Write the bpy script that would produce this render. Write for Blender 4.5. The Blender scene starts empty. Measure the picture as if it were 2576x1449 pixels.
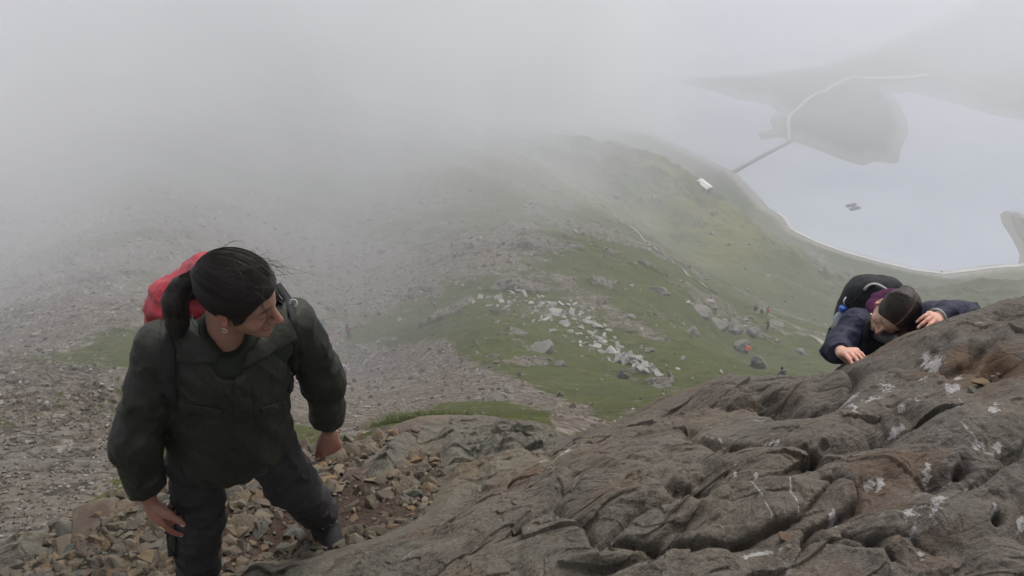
import bpy, math, random
import numpy as np
from mathutils import Vector
rng = np.random.default_rng(7)
random.seed(7)
SC = bpy.context.scene
COL = SC.collection

# ------------------------------------------------------------------ camera
PITCH = math.radians(42.0)
FPX = 852.0                       # focal length in pixels of a 1024 px wide frame
cam_d = bpy.data.cameras.new('camera'); cam = bpy.data.objects.new('camera', cam_d); COL.objects.link(cam)
cam.location = (0, 0, 0); cam.rotation_euler = (math.pi / 2 - PITCH, 0, 0)
cam_d.sensor_width = 36.0; cam_d.lens = 36.0 * FPX / 1024.0
cam_d.clip_start = 0.05; cam_d.clip_end = 9000
SC.camera = cam

# ------------------------------------------------------------------ sky, sun, exposure
SUN_EL, SUN_AZ = math.radians(52), math.radians(28)      # azimuth from +Y towards +X
w = bpy.data.worlds.new('World'); SC.world = w; w.use_nodes = True
wt = w.node_tree; wt.nodes.clear()
sky = wt.nodes.new('ShaderNodeTexSky'); sky.sky_type = 'NISHITA'; sky.sun_disc = False
sky.sun_elevation = SUN_EL; sky.sun_rotation = SUN_AZ; sky.dust_density = 3.0; sky.air_density = 1.0
hs = wt.nodes.new('ShaderNodeHueSaturation'); hs.inputs['Saturation'].default_value = 0.22   # overcast: the blue is veiled by cloud
bg = wt.nodes.new('ShaderNodeBackground'); bg.inputs['Strength'].default_value = 0.13
wo = wt.nodes.new('ShaderNodeOutputWorld')
wt.links.new(sky.outputs[0], hs.inputs['Color']); wt.links.new(hs.outputs[0], bg.inputs[0]); wt.links.new(bg.outputs[0], wo.inputs[0])
sd_ = bpy.data.lights.new('sun', 'SUN'); sun = bpy.data.objects.new('sun', sd_); COL.objects.link(sun)
sd_.energy = 1.2; sd_.angle = math.radians(25); sd_.color = (1.0, 0.97, 0.93)
sv = Vector((math.sin(SUN_AZ) * math.cos(SUN_EL), math.cos(SUN_AZ) * math.cos(SUN_EL), math.sin(SUN_EL)))
sun.rotation_euler = sv.to_track_quat('Z', 'Y').to_euler()
SC.view_settings.view_transform = 'Standard'; SC.view_settings.look = 'None'
SC.view_settings.exposure = 0.69; SC.view_settings.gamma = 1.0
SC.cycles.use_denoising = True
SC.cycles.volume_bounces = 3
SC.cycles.volume_max_steps = 96

# ------------------------------------------------------------------ maths
CP, SP = math.cos(PITCH), math.sin(PITCH)
def P(u, v, d):
    """point at forward depth d seen at picture position u, v (1024 x 576)"""
    k = (288.0 - v) / FPX
    return np.array([(u - 512.0) / FPX * d, (CP + k * SP) * d, (-SP + k * CP) * d])
def proj(x, y, z):
    d = y * CP - z * SP
    d = np.where(d < 1e-3, 1e-3, d)
    return 512 + FPX * x / d, 288 - FPX * (y * SP + z * CP) / d, d
def ss(a, b, x):
    t = np.clip((x - a) / (b - a), 0, 1); return t * t * (3 - 2 * t)
def _h(ix, iy, iz, seed):
    n = (ix * 374761393 + iy * 668265263 + iz * 2147483647 * 3 + seed * 974634777).astype(np.int64) & 0xffffffff
    n = ((n ^ (n >> 13)) * 1274126177) & 0xffffffff
    n = ((n ^ (n >> 16)) * 2246822519) & 0xffffffff
    return ((n ^ (n >> 15)) & 0xffffff) / float(0xffffff) * 2 - 1
def noise2(x, y, seed=0):
    x0 = np.floor(x); y0 = np.floor(y); fx = x - x0; fy = y - y0
    fx = fx * fx * fx * (fx * (fx * 6 - 15) + 10); fy = fy * fy * fy * (fy * (fy * 6 - 15) + 10)
    ix = x0.astype(np.int64); iy = y0.astype(np.int64); z = np.int64(0)
    a = _h(ix, iy, z, seed); b = _h(ix + 1, iy, z, seed); c = _h(ix, iy + 1, z, seed); d = _h(ix + 1, iy + 1, z, seed)
    return (a + (b - a) * fx) * (1 - fy) + (c + (d - c) * fx) * fy
def fbm2(x, y, oct=5, seed=0, gain=0.5, ridged=False):
    s = 0; a = 1.0; n = 0
    for o in range(oct):
        v = noise2(x * 2 ** o + 17.3 * o, y * 2 ** o - 9.1 * o, seed + o)
        if ridged: v = 1 - 2 * np.abs(v)
        s = s + a * v; n += a; a *= gain
    return s / n
def noise3(p, seed=0):
    f = np.floor(p); t = p - f; t = t * t * (3 - 2 * t); i = f.astype(np.int64)
    r = 0
    for dx in (0, 1):
        wx = t[:, 0] if dx else 1 - t[:, 0]
        for dy in (0, 1):
            wy = t[:, 1] if dy else 1 - t[:, 1]
            for dz in (0, 1):
                wz = t[:, 2] if dz else 1 - t[:, 2]
                r = r + wx * wy * wz * _h(i[:, 0] + dx, i[:, 1] + dy, i[:, 2] + dz, seed)
    return r
def fbm3(p, oct=3, seed=0):
    s = 0; a = 1.0; n = 0
    for o in range(oct):
        s = s + a * noise3(p * 2 ** o + 5.7 * o, seed + o); n += a; a *= 0.5
    return s / n
def seg_dist(px, py, poly, closed=False):
    """distance to a polyline, and side of the nearest segment"""
    best = np.full(px.shape, 1e18); side = np.zeros(px.shape)
    n = len(poly); m = n if closed else n - 1
    for i in range(m):
        ax, ay = poly[i][:2]; bx, by = poly[(i + 1) % n][:2]
        dx, dy = bx - ax, by - ay; L = dx * dx + dy * dy + 1e-12
        t = np.clip(((px - ax) * dx + (py - ay) * dy) / L, 0, 1)
        qx = px - ax - t * dx; qy = py - ay - t * dy; d = qx * qx + qy * qy
        k = d < best; best = np.where(k, d, best); side = np.where(k, np.sign(dx * qy - dy * qx), side)
    return np.sqrt(best), side
def inside(px, py, poly):
    r = np.zeros(px.shape, bool); n = len(poly)
    for i in range(n):
        ax, ay = poly[i][:2]; bx, by = poly[(i + 1) % n][:2]
        if ay == by: continue
        c = ((ay > py) != (by > py)) & (px < (bx - ax) * (py - ay) / (by - ay) + ax)
        r ^= c
    return r
def sdist(px, py, poly):
    """signed distance, positive inside"""
    d, _ = seg_dist(px, py, poly, True)
    return np.where(inside(px, py, poly), d, -d)
class TPS:
    def __init__(s, X, v, lam=1e-6):
        s.X = np.array(X, float); n = len(X); d2 = ((s.X[:, None] - s.X[None]) ** 2).sum(-1)
        K = 0.5 * d2 * np.log(d2 + 1e-20) + lam * np.eye(n); Q = np.c_[np.ones(n), s.X]
        A = np.block([[K, Q], [Q.T, np.zeros((3, 3))]])
        s.w = np.linalg.solve(A, np.r_[np.array(v, float), 0, 0, 0])
    def __call__(s, a, b):
        sh = a.shape; a = a.ravel(); b = b.ravel(); out = np.empty(a.size)
        for i in range(0, a.size, 60000):
            x = a[i:i + 60000]; y = b[i:i + 60000]
            d2 = (x[:, None] - s.X[None, :, 0]) ** 2 + (y[:, None] - s.X[None, :, 1]) ** 2
            out[i:i + 60000] = (0.5 * d2 * np.log(d2 + 1e-20)) @ s.w[:-3] + s.w[-3] + s.w[-2] * x + s.w[-1] * y
        return out.reshape(sh)
D = lambda pts: [(a * 1024 / 2576., b * 1024 / 2576.) + tuple(r) for a, b, *r in pts]   # from 2576-wide readings

# ------------------------------------------------------------------ mesh helpers
def mesh_obj(name, V, F, mat, parent=None, smooth=True, attrs=None, mats=None, midx=None):
    V = np.asarray(V, np.float32); me = bpy.data.meshes.new(name)
    if isinstance(F, np.ndarray):
        k = F.shape[1]
        me.vertices.add(len(V)); me.vertices.foreach_set('co', V.ravel())
        me.loops.add(F.size); me.loops.foreach_set('vertex_index', F.astype(np.int32).ravel())
        me.polygons.add(len(F)); me.polygons.foreach_set('loop_start', np.arange(0, F.size, k, dtype=np.int32))
        me.update(calc_edges=True)
    else:
        me.from_pydata([tuple(map(float, q)) for q in V], [], F)
    for n_, a in (attrs or {}).items():
        if a.ndim == 1:
            at = me.attributes.new(n_, 'FLOAT', 'POINT'); at.data.foreach_set('value', a.astype(np.float32))
        else:
            at = me.attributes.new(n_, 'FLOAT_VECTOR', 'POINT'); at.data.foreach_set('vector', a.astype(np.float32).ravel())
    for m in (mats or [mat]): me.materials.append(m)
    if midx is not None: me.polygons.foreach_set('material_index', np.asarray(midx, np.int32))
    me.polygons.foreach_set('use_smooth', np.full(len(me.polygons), smooth))
    me.validate(); me.update()
    o = bpy.data.objects.new(name, me); COL.objects.link(o)
    if parent is not None: o.parent = parent
    return o
def tag(o, label=None, cat=None, group=None, kind=None):
    if label: o['label'] = label
    if cat: o['category'] = cat
    if group: o['group'] = group
    if kind: o['kind'] = kind
    return o
def grid_faces(nr, nc):
    i = np.arange(nr - 1)[:, None] * nc + np.arange(nc - 1)[None, :]
    return np.stack([i, i + 1, i + nc + 1, i + nc], -1).reshape(-1, 4)

# ------------------------------------------------------------------ node helper
class NT:
    def __init__(s, name):
        s.m = bpy.data.materials.new(name); s.m.use_nodes = True; s.t = s.m.node_tree; s.t.nodes.clear()
        s.out = s.t.nodes.new('ShaderNodeOutputMaterial')
    def n(s, typ, **kw):
        nd = s.t.nodes.new('ShaderNode' + typ)
        for k, v in kw.items():
            if k.startswith('i_'):
                key = k[2:]; key = int(key) if key.isdigit() else key.replace('_', ' ')
                if hasattr(v, 'is_output') or isinstance(v, bpy.types.NodeSocket): s.t.links.new(v, nd.inputs[key])
                else: nd.inputs[key].default_value = v
            else: setattr(nd, k, v)
        return nd
    def math(s, op, a, b=None, c=None, clamp=False):
        nd = s.t.nodes.new('ShaderNodeMath'); nd.operation = op; nd.use_clamp = clamp
        for i, q in enumerate((a, b, c)):
            if q is None: continue
            if isinstance(q, bpy.types.NodeSocket): s.t.links.new(q, nd.inputs[i])
            else: nd.inputs[i].default_value = q
        return nd.outputs[0]
    def mix(s, f, a, b, blend='MIX'):
        nd = s.t.nodes.new('ShaderNodeMix'); nd.data_type = 'RGBA'; nd.blend_type = blend
        for key, q in ((0, f), (6, a), (7, b)):
            if isinstance(q, bpy.types.NodeSocket): s.t.links.new(q, nd.inputs[key])
            elif key == 0: nd.inputs[0].default_value = q
            else: nd.inputs[key].default_value = (*q[:3], 1)
        return nd.outputs[2]
    def noise(s, scale, detail=4, rough=0.55, vec=None, dist=0.0, lac=2.0):
        nd = s.n('TexNoise'); nd.inputs['Scale'].default_value = scale; nd.inputs['Detail'].default_value = detail
        nd.inputs['Roughness'].default_value = rough; nd.inputs['Distortion'].default_value = dist; nd.inputs['Lacunarity'].default_value = lac
        if vec is not None: s.t.links.new(vec, nd.inputs['Vector'])
        return nd.outputs[0]
    def vor(s, scale, feature='F1', vec=None, out=0, rnd=1.0):
        nd = s.n('TexVoronoi', feature=feature); nd.inputs['Scale'].default_value = scale; nd.inputs['Randomness'].default_value = rnd
        if vec is not None: s.t.links.new(vec, nd.inputs['Vector'])
        return nd.outputs[out]
    def ramp(s, f, stops):
        nd = s.n('ValToRGB'); s.t.links.new(f, nd.inputs[0]); e = nd.color_ramp.elements
        while len(e) > 1: e.remove(e[-1])
        e[0].position = stops[0][0]; c = stops[0][1]; e[0].color = (*(c if hasattr(c, '__len__') else (c,) * 3), 1)
        for p_, c in stops[1:]:
            q = e.new(p_); q.color = (*(c if hasattr(c, '__len__') else (c,) * 3), 1)
        return nd.outputs[0]
    def mapr(s, f, a, b, c=0.0, d=1.0):
        nd = s.n('MapRange'); s.t.links.new(f, nd.inputs[0])
        for i, q in enumerate((a, b, c, d)): nd.inputs[i + 1].default_value = q
        return nd.outputs[0]
    def attr(s, name): return s.n('Attribute', attribute_name=name)
    def obj(s): return s.n('TexCoord').outputs['Object']
    def scale(s, vec, sc, rot=(0, 0, 0)):
        nd = s.n('Mapping'); s.t.links.new(vec, nd.inputs[0]); nd.inputs['Scale'].default_value = sc; nd.inputs['Rotation'].default_value = rot
        return nd.outputs[0]
    def bump(s, h, strength=0.5, dist=0.01, normal=None):
        nd = s.n('Bump'); s.t.links.new(h, nd.inputs['Height']); nd.inputs['Strength'].default_value = strength; nd.inputs['Distance'].default_value = dist
        if normal is not None: s.t.links.new(normal, nd.inputs['Normal'])
        return nd.outputs[0]
    def bsdf(s, color, rough=0.85, normal=None, spec=0.3, **kw):
        nd = s.n('BsdfPrincipled')
        for key, q in (('Base Color', color), ('Roughness', rough), ('Specular IOR Level', spec)) + tuple((k.replace('_', ' '), v) for k, v in kw.items()):
            if isinstance(q, bpy.types.NodeSocket): s.t.links.new(q, nd.inputs[key])
            else: nd.inputs[key].default_value = (*q[:3], 1) if hasattr(q, '__len__') and len(q) in (3,) and 'Radius' not in key else q
        if normal is not None: s.t.links.new(normal, nd.inputs['Normal'])
        s.t.links.new(nd.outputs[0], s.out.inputs[0]); return s.m

# ================================================================== SETTING: terrain sheet, lake, far shore
ZL = -280.0
def lakeP(u, v):
    k = (288.0 - v) / FPX; d = ZL / (-SP + k * CP); p = P(u, v, d); return (p[0], p[1])
LAKE_PX = D([(500,-400),(560,-150),(700,-60),(950,60),(1150,170),(1300,255),(1450,303),(1540,318),(1640,333),(1740,383),(1800,410),(1850,433),(1905,490),(1935,525),
 (1975,545),(2000,580),(2060,607),(2130,630),(2200,650),(2290,672),(2370,683),(2450,672),(2520,664),(2560,665),(2566,640),(2545,600),(2520,560),
 (2515,540),(2530,530),(2576,540),(2700,560),(2750,400),(2576,303),(2490,288),(2430,268),(2350,245),(2290,232),(2240,236),(2262,262),(2280,300),(2286,330),
 (2265,380),(2262,408),(2240,412),(2200,405),(2170,418),(2100,395),(2040,370),(1985,352),(1960,345),(1915,352),(1905,335),(1945,325),(1935,300),(1962,283),
 (1930,262),(1860,250),(1780,225),(1720,214),(1690,200),(1750,193),(1900,187),(2060,165),(2200,120),(2350,60),(2480,-20),(2576,-100),(2300,-400)])
LAKE = np.array([lakeP(u, v) for u, v in LAKE_PX])

ctrl = [(0,1300,9),(0,1100,14),(0,950,30),(0,800,55),(0,600,90),(0,350,150),(0,0,400),
 (300,1150,12),(500,1000,25),(500,800,50),(500,600,85),(500,300,170),(500,0,450),
 (900,1070,14),(900,1020,35),(865,945,74),(880,848,80),(900,700,105),(900,500,150),(900,250,280),
 (1100,1090,6.6),(1150,1062,9),(1200,1020,24),(1200,950,40),(1200,850,58),(1200,750,78),(1200,600,110),(1200,450,160),(1250,330,330),
 (1480,1080,9),(1500,1040,20),(1500,1000,35),(1500,900,60),(1450,780,78),(1480,650,100),(1400,560,150),(1500,400,330),(1620,400,380),
 (1620,1020,22),(1700,960,48),(1700,850,72),(1700,740,95),(1700,500,300),
 (1940,940,72),(1880,890,93),(1918,802,108),(1900,650,250),(1850,540,345),(1780,470,380),
 (2070,900,95),(2090,830,150),(2100,700,335),(2300,760,250),(2450,730,290),(2576,720,300),(2576,850,150),(2150,780,235),
 (1480,503,215),(1560,560,190),(1640,615,165),(1720,690,140),(1800,740,127),(1870,775,117),
 (1650,520,300),(1700,585,265),(1800,665,235),(1860,730,190),(1960,780,200),(2020,830,175)]
Cx = [tuple(P(u * 1024 / 2576, v * 1024 / 2576, d)) for u, v, d in ctrl]
Cx += [(x, y, ZL + 1) for x, y in LAKE[::2]] + [(900, 900, ZL + 40), (350, 250, -250), (-700, 600, -250), (-300, 1200, ZL), (500, 1400, ZL + 60), (600, 500, ZL + 20)]
Cx += [(-3, 2, -5.0), (0, 2.5, -4.9), (2.5, 3, -5.8), (5, 3, -6.5), (-6, 2, -6.0), (0, 0.4, -4.9), (6, 0.3, -5), (-5, 0.3, -5), (3, 5, -8.5)]
def key(x, y):
    r = np.hypot(x, y); return np.arctan2(x, y) * 2.2, np.log(r + 1.0)
ka = np.array([key(x, y) for x, y, z in Cx]); kv = np.array([z / (math.hypot(x, y) + 3) for x, y, z in Cx])
BASE = TPS(ka, kv, 2e-4)

NA, NR = (1150, 1250)
az = np.concatenate([np.linspace(-80, -38, 60)[:-1], np.linspace(-38, 38, NA), np.linspace(38, 80, 60)[1:]]) * math.pi / 180
lr = np.concatenate([np.linspace(math.log(1.5), math.log(9), 110)[:-1], np.linspace(math.log(9), math.log(620), NR), np.linspace(math.log(620), math.log(6000), 60)[1:]])
AZ, LR = np.meshgrid(az, lr)            # rows = range
RHO = np.exp(LR); X = RHO * np.sin(AZ); Y = RHO * np.cos(AZ)
# the smooth base is evaluated on every 5th node and interpolated
def coarse_eval(fn, A, B, st=6):
    ia = np.unique(np.r_[np.arange(0, A.shape[1], st), A.shape[1] - 1]); ir = np.unique(np.r_[np.arange(0, A.shape[0], st), A.shape[0] - 1])
    g = fn(A[np.ix_(ir, ia)], B[np.ix_(ir, ia)])
    out = np.empty((len(ir), A.shape[1]))
    for j in range(len(ir)): out[j] = np.interp(A[0], A[0][ia], g[j])
    full = np.empty(A.shape)
    for c in range(A.shape[1]): full[:, c] = np.interp(B[:, 0], B[ir, 0], out[:, c])
    return full
def base_fn(a, l):
    r = np.exp(l); k1, k2 = key(r * np.sin(a), r * np.cos(a)); return BASE(k1, k2) * (np.minimum(r, 1500) + 3)
Z = coarse_eval(base_fn, AZ, LR)
fm = np.clip((RHO - 7) / 25, 0, 1)
# broad relief
big = fbm2(X / 21, Y / 21, 4, 3); med = fbm2(X / 5.5 + 3, Y / 5.5, 4, 11); rid = fbm2((X + .4 * Y) / 34, (Y - .4 * X) / 13, 4, 21, ridged=True)
# pixel layout of what covers the hill (positions on the hill itself)
U, Vv, _ = proj(X, Y, Z + .001)
wn = fbm2(X / 9, Y / 9, 4, 31) * 9 ; wn2 = fbm2(X / 2.2, Y / 2.2, 3, 41)
def pm(pts, soft=8, amp=1.0): return ss(-soft, soft, sdist(U, Vv, D(pts)) + wn * amp)
near = RHO < 160
g_grav = pm([(700,860),(1090,850),(1210,885),(1330,950),(1400,985),(1540,1050),(1600,1020),(1570,1100),(1390,1095),(1380,1040),(1240,990),(1120,1010),(980,1060),(900,1100),(700,1080)], 9, 1.7)
g_path = pm([(1250,640),(1420,690),(1600,800),(1680,860),(1660,880),(1560,830),(1400,730),(1240,680)], 6, .8) * .5
g_brown = pm([(-1500,500),(-50,500),(500,520),(900,560),(1100,600),(1330,560),(1400,640),(1180,690),(1000,760),(900,820),(800,960),(500,1000),(-50,1000),(-1500,1000)], 14, 1.6) * .8
rockl = pm([(-1500,900),(-80,930),(250,950),(330,1000),(330,1200),(150,1330),(-80,1500),(-1500,1900)], 10, 2.2)
crag = pm([(1880,500),(1960,545),(2010,585),(2100,660),(2150,705),(2090,700),(1960,610),(1890,560)], 4, .7) * .9
crag2 = pm([(1640,740),(1720,790),(1760,850),(1720,900),(1660,830),(1600,780)], 4, .8) * .6
crag3 = pm([(1280,835),(1390,860),(1420,910),(1320,930),(1260,880)], 3, .4) * .95
ledge = pm([(1170,840),(1300,900),(1420,960),(1500,1000),(1380,960),(1250,930)], 2, .3) * .8
slabs = pm([(1560,900),(1700,960),(1680,985),(1540,930)], 3, .3)
spit = pm([(2515,530),(2600,520),(2600,680),(2566,640)], 4, .3) * .4
patch = ss(.12, .5, fbm2(X / 13 + 40, Y / 13, 4, 77) + .35 * wn2) * np.where(near, .55, .35)
rock = np.clip(np.maximum.reduce([rockl * ss(-.3, .5, med), crag * ss(-.4, .3, wn2), crag2 * ss(0, .4, wn2) * .7, crag3 * ss(-.2, .4, wn2) * .8, slabs * ss(-.1, .4, wn2) * .8, ledge * ss(0, .4, wn2) * .7, ss(.33, .6, med + .25 * rid) * .8 * ss(20, 60, RHO) * (U < 640 + 60 * wn2)]), 0, 1)
grav = np.clip(np.maximum.reduce([g_grav, g_path, g_brown * ss(-.95, -.15, fbm2(X / 12 + 9, Y / 12, 4, 78)), patch * (1 - rock), rockl * .75 * ss(-.5, .1, big), spit]), 0, 1)
# far field: yellowed grass ridges, pale scree near the shore
yel = ss(-.1, .55, fbm2((X - .5 * Y) / 40, (Y + .5 * X) / 110, 4, 55)) 
d_lake = sdist(X[RHO > 250], Y[RHO > 250], LAKE); SD = np.full(X.shape, -300.0); SD[RHO > 250] = d_lake
shore = ss(9, 2.0, np.abs(-SD - 2) + 2.5 * wn2)                        # bare ground along the waterline
far = ss(150, 300, RHO); calm = 1 - .9 * ss(60, 8, -SD)
mound = ss(.25, .8, fbm2(X / 1.1, Y / 1.1, 3, 61))
Z = Z + fm * calm * ((1.3 + 2.5 * far) * big + .55 * med * (1 + rock) + (0.9 + 5 * far) * (rid - .3) * ss(30, 160, RHO) + rock * (.5 * wn2 + .55 * fbm2(X / 1.5, Y / 1.5, 4, 91, ridged=True)) + .10 * mound + .12 * fbm2(X / .8, Y / .8, 3, 95))
inl = SD > 0
Zw = ZL + np.clip(-SD * .22, -6, 9) + .5 * calm * wn2 * (~inl)
bt_ = (Y * .75 - X * .35) / 2.6 + 1.2 * fbm2(X / 6, Y / 6, 3, 98); bf_ = bt_ - np.floor(bt_)
Z = Z + rockl * ss(6, 12, RHO) * (.55 * (bf_ - ss(.8, 1, bf_)) + .3 * fbm2(X / .9, Y / .6, 3, 99, ridged=True))
Z = Z + np.clip(RHO / 60, 0, 1) * calm * rock * .35 * np.abs(fbm2(X / 2.4 + Y / 5, Y / 1.2, 3, 97))
Z = np.where(RHO > 250, np.where(inl, Zw, np.maximum(np.where(-SD < 60, ZL + (Z - ZL) * ss(0, 60, -SD) + (1 - ss(0, 60, -SD)) * np.clip(-SD * .3, 0, 9), Z), ZL + np.clip(-SD * .2, 0.05, 3))), Z)
pen = ss(20, 0, Z - ZL - 18) * far * ss(182, 168, Vv) * ss(650, 670, U)                                      # low brownish moor of the peninsula
GZ = Z

def ground_hit(u, v):
    """first point where the sight line through u, v meets the hill"""
    k = (288.0 - v) / FPX; dx, dy, dz = (u - 512) / FPX, CP + k * SP, -SP + k * CP
    a = math.atan2(dx, dy); T = dz / math.hypot(dx, dy)
    f = np.interp(a, az, np.arange(len(az))); c = int(f); t = f - c
    col = GZ[:, c] * (1 - t) + GZ[:, min(c + 1, len(az) - 1)] * t
    g = col - T * RHO[:, 0]; i0 = np.searchsorted(RHO[:, 0], 6.0)
    hit = np.nonzero(g[i0:] > 0)[0]
    i = (hit[0] if len(hit) else len(g) - i0 - 2) + i0
    r = RHO[i, 0] if i == i0 else RHO[i - 1, 0] + (RHO[i, 0] - RHO[i - 1, 0]) * (-g[i - 1]) / (g[i] - g[i - 1] + 1e-9)
    return Vector((r * math.sin(a), r * math.cos(a), T * r))
def ground_z(x, y):
    a = math.atan2(x, y); r = math.hypot(x, y)
    f = np.interp(a, az, np.arange(len(az))); c = min(int(f), len(az) - 2); t = f - c
    g = np.interp(math.log(r), lr, np.arange(len(lr))); q = min(int(g), len(lr) - 2); s = g - q
    return float((GZ[q, c] * (1 - t) + GZ[q, c + 1] * t) * (1 - s) + (GZ[q + 1, c] * (1 - t) + GZ[q + 1, c + 1] * t) * s)

m = NT('hillside'); oc = m.obj()
aG = m.attr('gravel').outputs['Fac']; aR = m.attr('rock').outputs['Fac']; aY = m.attr('yellow').outputs['Fac']; aS = m.attr('shore').outputs['Fac']; aP = m.attr('moor').outputs['Fac']
n1 = m.noise(.35, 8, .65, oc); n2 = m.noise(3.2, 6, .7, oc); n3 = m.noise(14, 4, .7, oc)
gr = m.mix(m.mapr(n1, .32, .68), (.036, .049, .008), (.094, .104, .018))
gr = m.mix(m.mapr(n2, .35, .7), gr, (.056, .055, .018))
gr = m.mix(m.math('MULTIPLY', aY, .75), gr, (.19, .18, .058))
gr = m.mix(m.mapr(n3, .38, .68, 0, .75), gr, (.020, .028, .008)); gr = m.mix(m.mapr(m.noise(1.3, 7, .7, oc), .52, .72, 0, .6), gr, (.12, .105, .04))
vc = m.vor(3.2, out=1, vec=oc); sepv = m.n('SeparateColor', i_0=vc)
vd = m.vor(3.2, feature='DISTANCE_TO_EDGE', vec=oc)
vc2 = m.vor(9, out=1, vec=oc); sepv2 = m.n('SeparateColor', i_0=vc2)
stone = m.ramp(sepv.outputs[0], [(0, (.050, .040, .032)), (.45, (.100, .082, .065)), (.85, (.16, .137, .11)), (1, (.36, .33, .30))])
stone2 = m.ramp(sepv2.outputs[1], [(0, (.055, .043, .034)), (.5, (.115, .092, .073)), (1, (.22, .19, .155))])
gv = m.mix(.55, stone, stone2)
rk = m.mix(m.mapr(n2, .3, .7), (.066, .058, .048), (.185, .172, .150)); rk = m.mix(m.mapr(n1, .4, .6, 0, .5), rk, (.15, .12, .092)); rk = m.mix(m.ramp(m.vor(1.1, feature='DISTANCE_TO_EDGE', vec=m.scale(oc, (1, 1.8, 1))), [(0, .8), (.06, 0)]), rk, (.03, .026, .02))
fG = m.math('ADD', aG, m.math('ADD', m.mapr(n2, .3, .7, -.3, .3), m.mapr(m.noise(.5, 7, .68, oc), .3, .7, -.62, .62)), clamp=True)
c = m.mix(m.ramp(fG, [(.38, 0), (.62, 1)]), gr, gv)
fR = m.math('ADD', aR, m.mapr(n2, .3, .7, -.3, .3), clamp=True)
c = m.mix(m.ramp(fR, [(.42, 0), (.58, 1)]), c, rk)
c = m.mix(m.math('MULTIPLY', aP, .7), c, (.16, .152, .122)); c = m.mix(m.math('MULTIPLY', aS, .85), c, (.30, .28, .25))
hgt = m.math('ADD', m.math('MULTIPLY', n2, .55), m.math('ADD', m.math('MULTIPLY', n3, .25), m.math('MULTIPLY', m.math('MULTIPLY', vd, 1.4), fG)))
MAT_HILL = m.bsdf(c, .95, m.bump(hgt, .9, .25), spec=.15)
hill = mesh_obj('ground', np.stack([X, Y, GZ], -1).reshape(-1, 3), grid_faces(*X.shape)[:, ::-1], MAT_HILL,
                attrs=dict(gravel=grav.ravel(), rock=rock.ravel(), yellow=(yel * ss(60, 260, RHO)).ravel(), shore=(shore * far).ravel(), moor=pen.ravel()))
tag(hill, kind='structure')

# water
m = NT('lake_water'); oc = m.obj()
MAT_W = m.bsdf(m.mix(m.mapr(m.noise(.008, 5, .6, m.scale(oc, (1, 2.2, 1))), .35, .65), (.31, .335, .40), (.39, .415, .47)), .18, m.bump(m.noise(1.3, 3, .5, oc), .12, .05), spec=.5)
wx = np.linspace(-1500, 2500, 41); wy = np.linspace(200, 4200, 41); WX, WY = np.meshgrid(wx, wy)
tag(mesh_obj('water', np.stack([WX, WY, np.full(WX.shape, ZL)], -1).reshape(-1, 3), grid_faces(41, 41), MAT_W), kind='structure')

# causeway and the tracks
def ribbon(name, pts, width, mat, lift=0.25, skirt=0.0, jit=0.0, flat=None):
    V = []; F = []
    pts = [Vector(p) for p in pts]; res = []
    for a, b in zip(pts[:-1], pts[1:]):
        n = max(1, int((b - a).length / 2.5))
        res += [a.lerp(b, i / n) for i in range(n)]
    res.append(pts[-1])
    for i, p in enumerate(res):
        t = (res[min(i + 1, len(res) - 1)] - res[max(i - 1, 0)]); t.z = 0; t.normalize(); s = Vector((t.y, -t.x, 0))
        wd = width * (1 + jit * noise2(np.array([i * .31]), np.array([0.5]), 5)[0])
        for k_, dz in ((-.5, 0), (.5, 0), (.5, -1), (-.5, -1)):
            q = p + s * wd * (k_ + (k_ * .5 * skirt if dz else 0))
            z = (ground_z(q.x, q.y) if flat is None else flat) + lift
            V.append((q.x, q.y, z if dz == 0 else z - max(skirt, .5) - lift))
    for i in range(len(res) - 1):
        b = 4 * i
        for e in range(4): F.append((b + e, b + (e + 1) % 4, b + 4 + (e + 1) % 4, b + 4 + e))
    F.append((0, 3, 2, 1)); e = 4 * (len(res) - 1); F.append((e, e + 1, e + 2, e + 3))
    return mesh_obj(name, V, F, mat, smooth=False)
m = NT('track_stone'); oc = m.obj(); MAT_TR = m.bsdf(m.mix(m.noise(.8, 4, .6, oc), (.13, .13, .095), (.24, .235, .20)), .95)
m = NT('shore_gravel'); oc = m.obj(); MAT_SH = m.bsdf(m.mix(m.noise(.8, 4, .6, oc), (.36, .35, .33), (.55, .54, .51)), .95)
m = NT('causeway_stone'); oc = m.obj(); MAT_CW = m.bsdf(m.mix(m.noise(.5, 4, .6, oc), (.10, .10, .095), (.17, .165, .155)), .95)
lk = lambda pts: [(*lakeP(u, v), ZL) for u, v in D(pts)]
tag(ribbon('causeway', lk([(1826,445),(1840,436),(1900,403),(1960,371),(1990,355)]), 1.8, MAT_CW, .9, 1.6, flat=ZL), kind='structure')
tag(ribbon('shore_track', lk([(1985,352),(1980,320),(1985,298),(2030,265),(2090,230),(2140,213),(2290,206),(2330,204)]), 2.0, MAT_SH, .4), kind='structure')
tag(ribbon('shore_path', lk([(1955,536),(1975,552),(1990,578),(2050,610),(2120,636),(2200,659),(2290,680),(2370,691),(2450,681),(2520,674),(2600,668)]), 2.8, MAT_SH, .35, jit=.3), kind='structure')
tag(ribbon('spit_path', lk([(2560,535),(2545,548),(2556,575),(2580,620),(2600,650)]), 2.2, MAT_TR, .3, jit=.3), kind='structure')
tag(ribbon('ridge_path', [ground_hit(u, v) for u, v in D([(1476,503),(1510,513),(1545,538),(1580,568),(1610,592),(1650,628),(1690,655),(1725,688),(1765,716),(1800,738)])], .5, MAT_TR, .25, jit=.5), kind='structure')
tag(ribbon('lower_path', [ground_hit(u, v) for u, v in D([(1930,790),(1965,805),(2000,822),(2040,845),(2075,868)])], .5, MAT_TR, .06, jit=.8), kind='structure')

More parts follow.
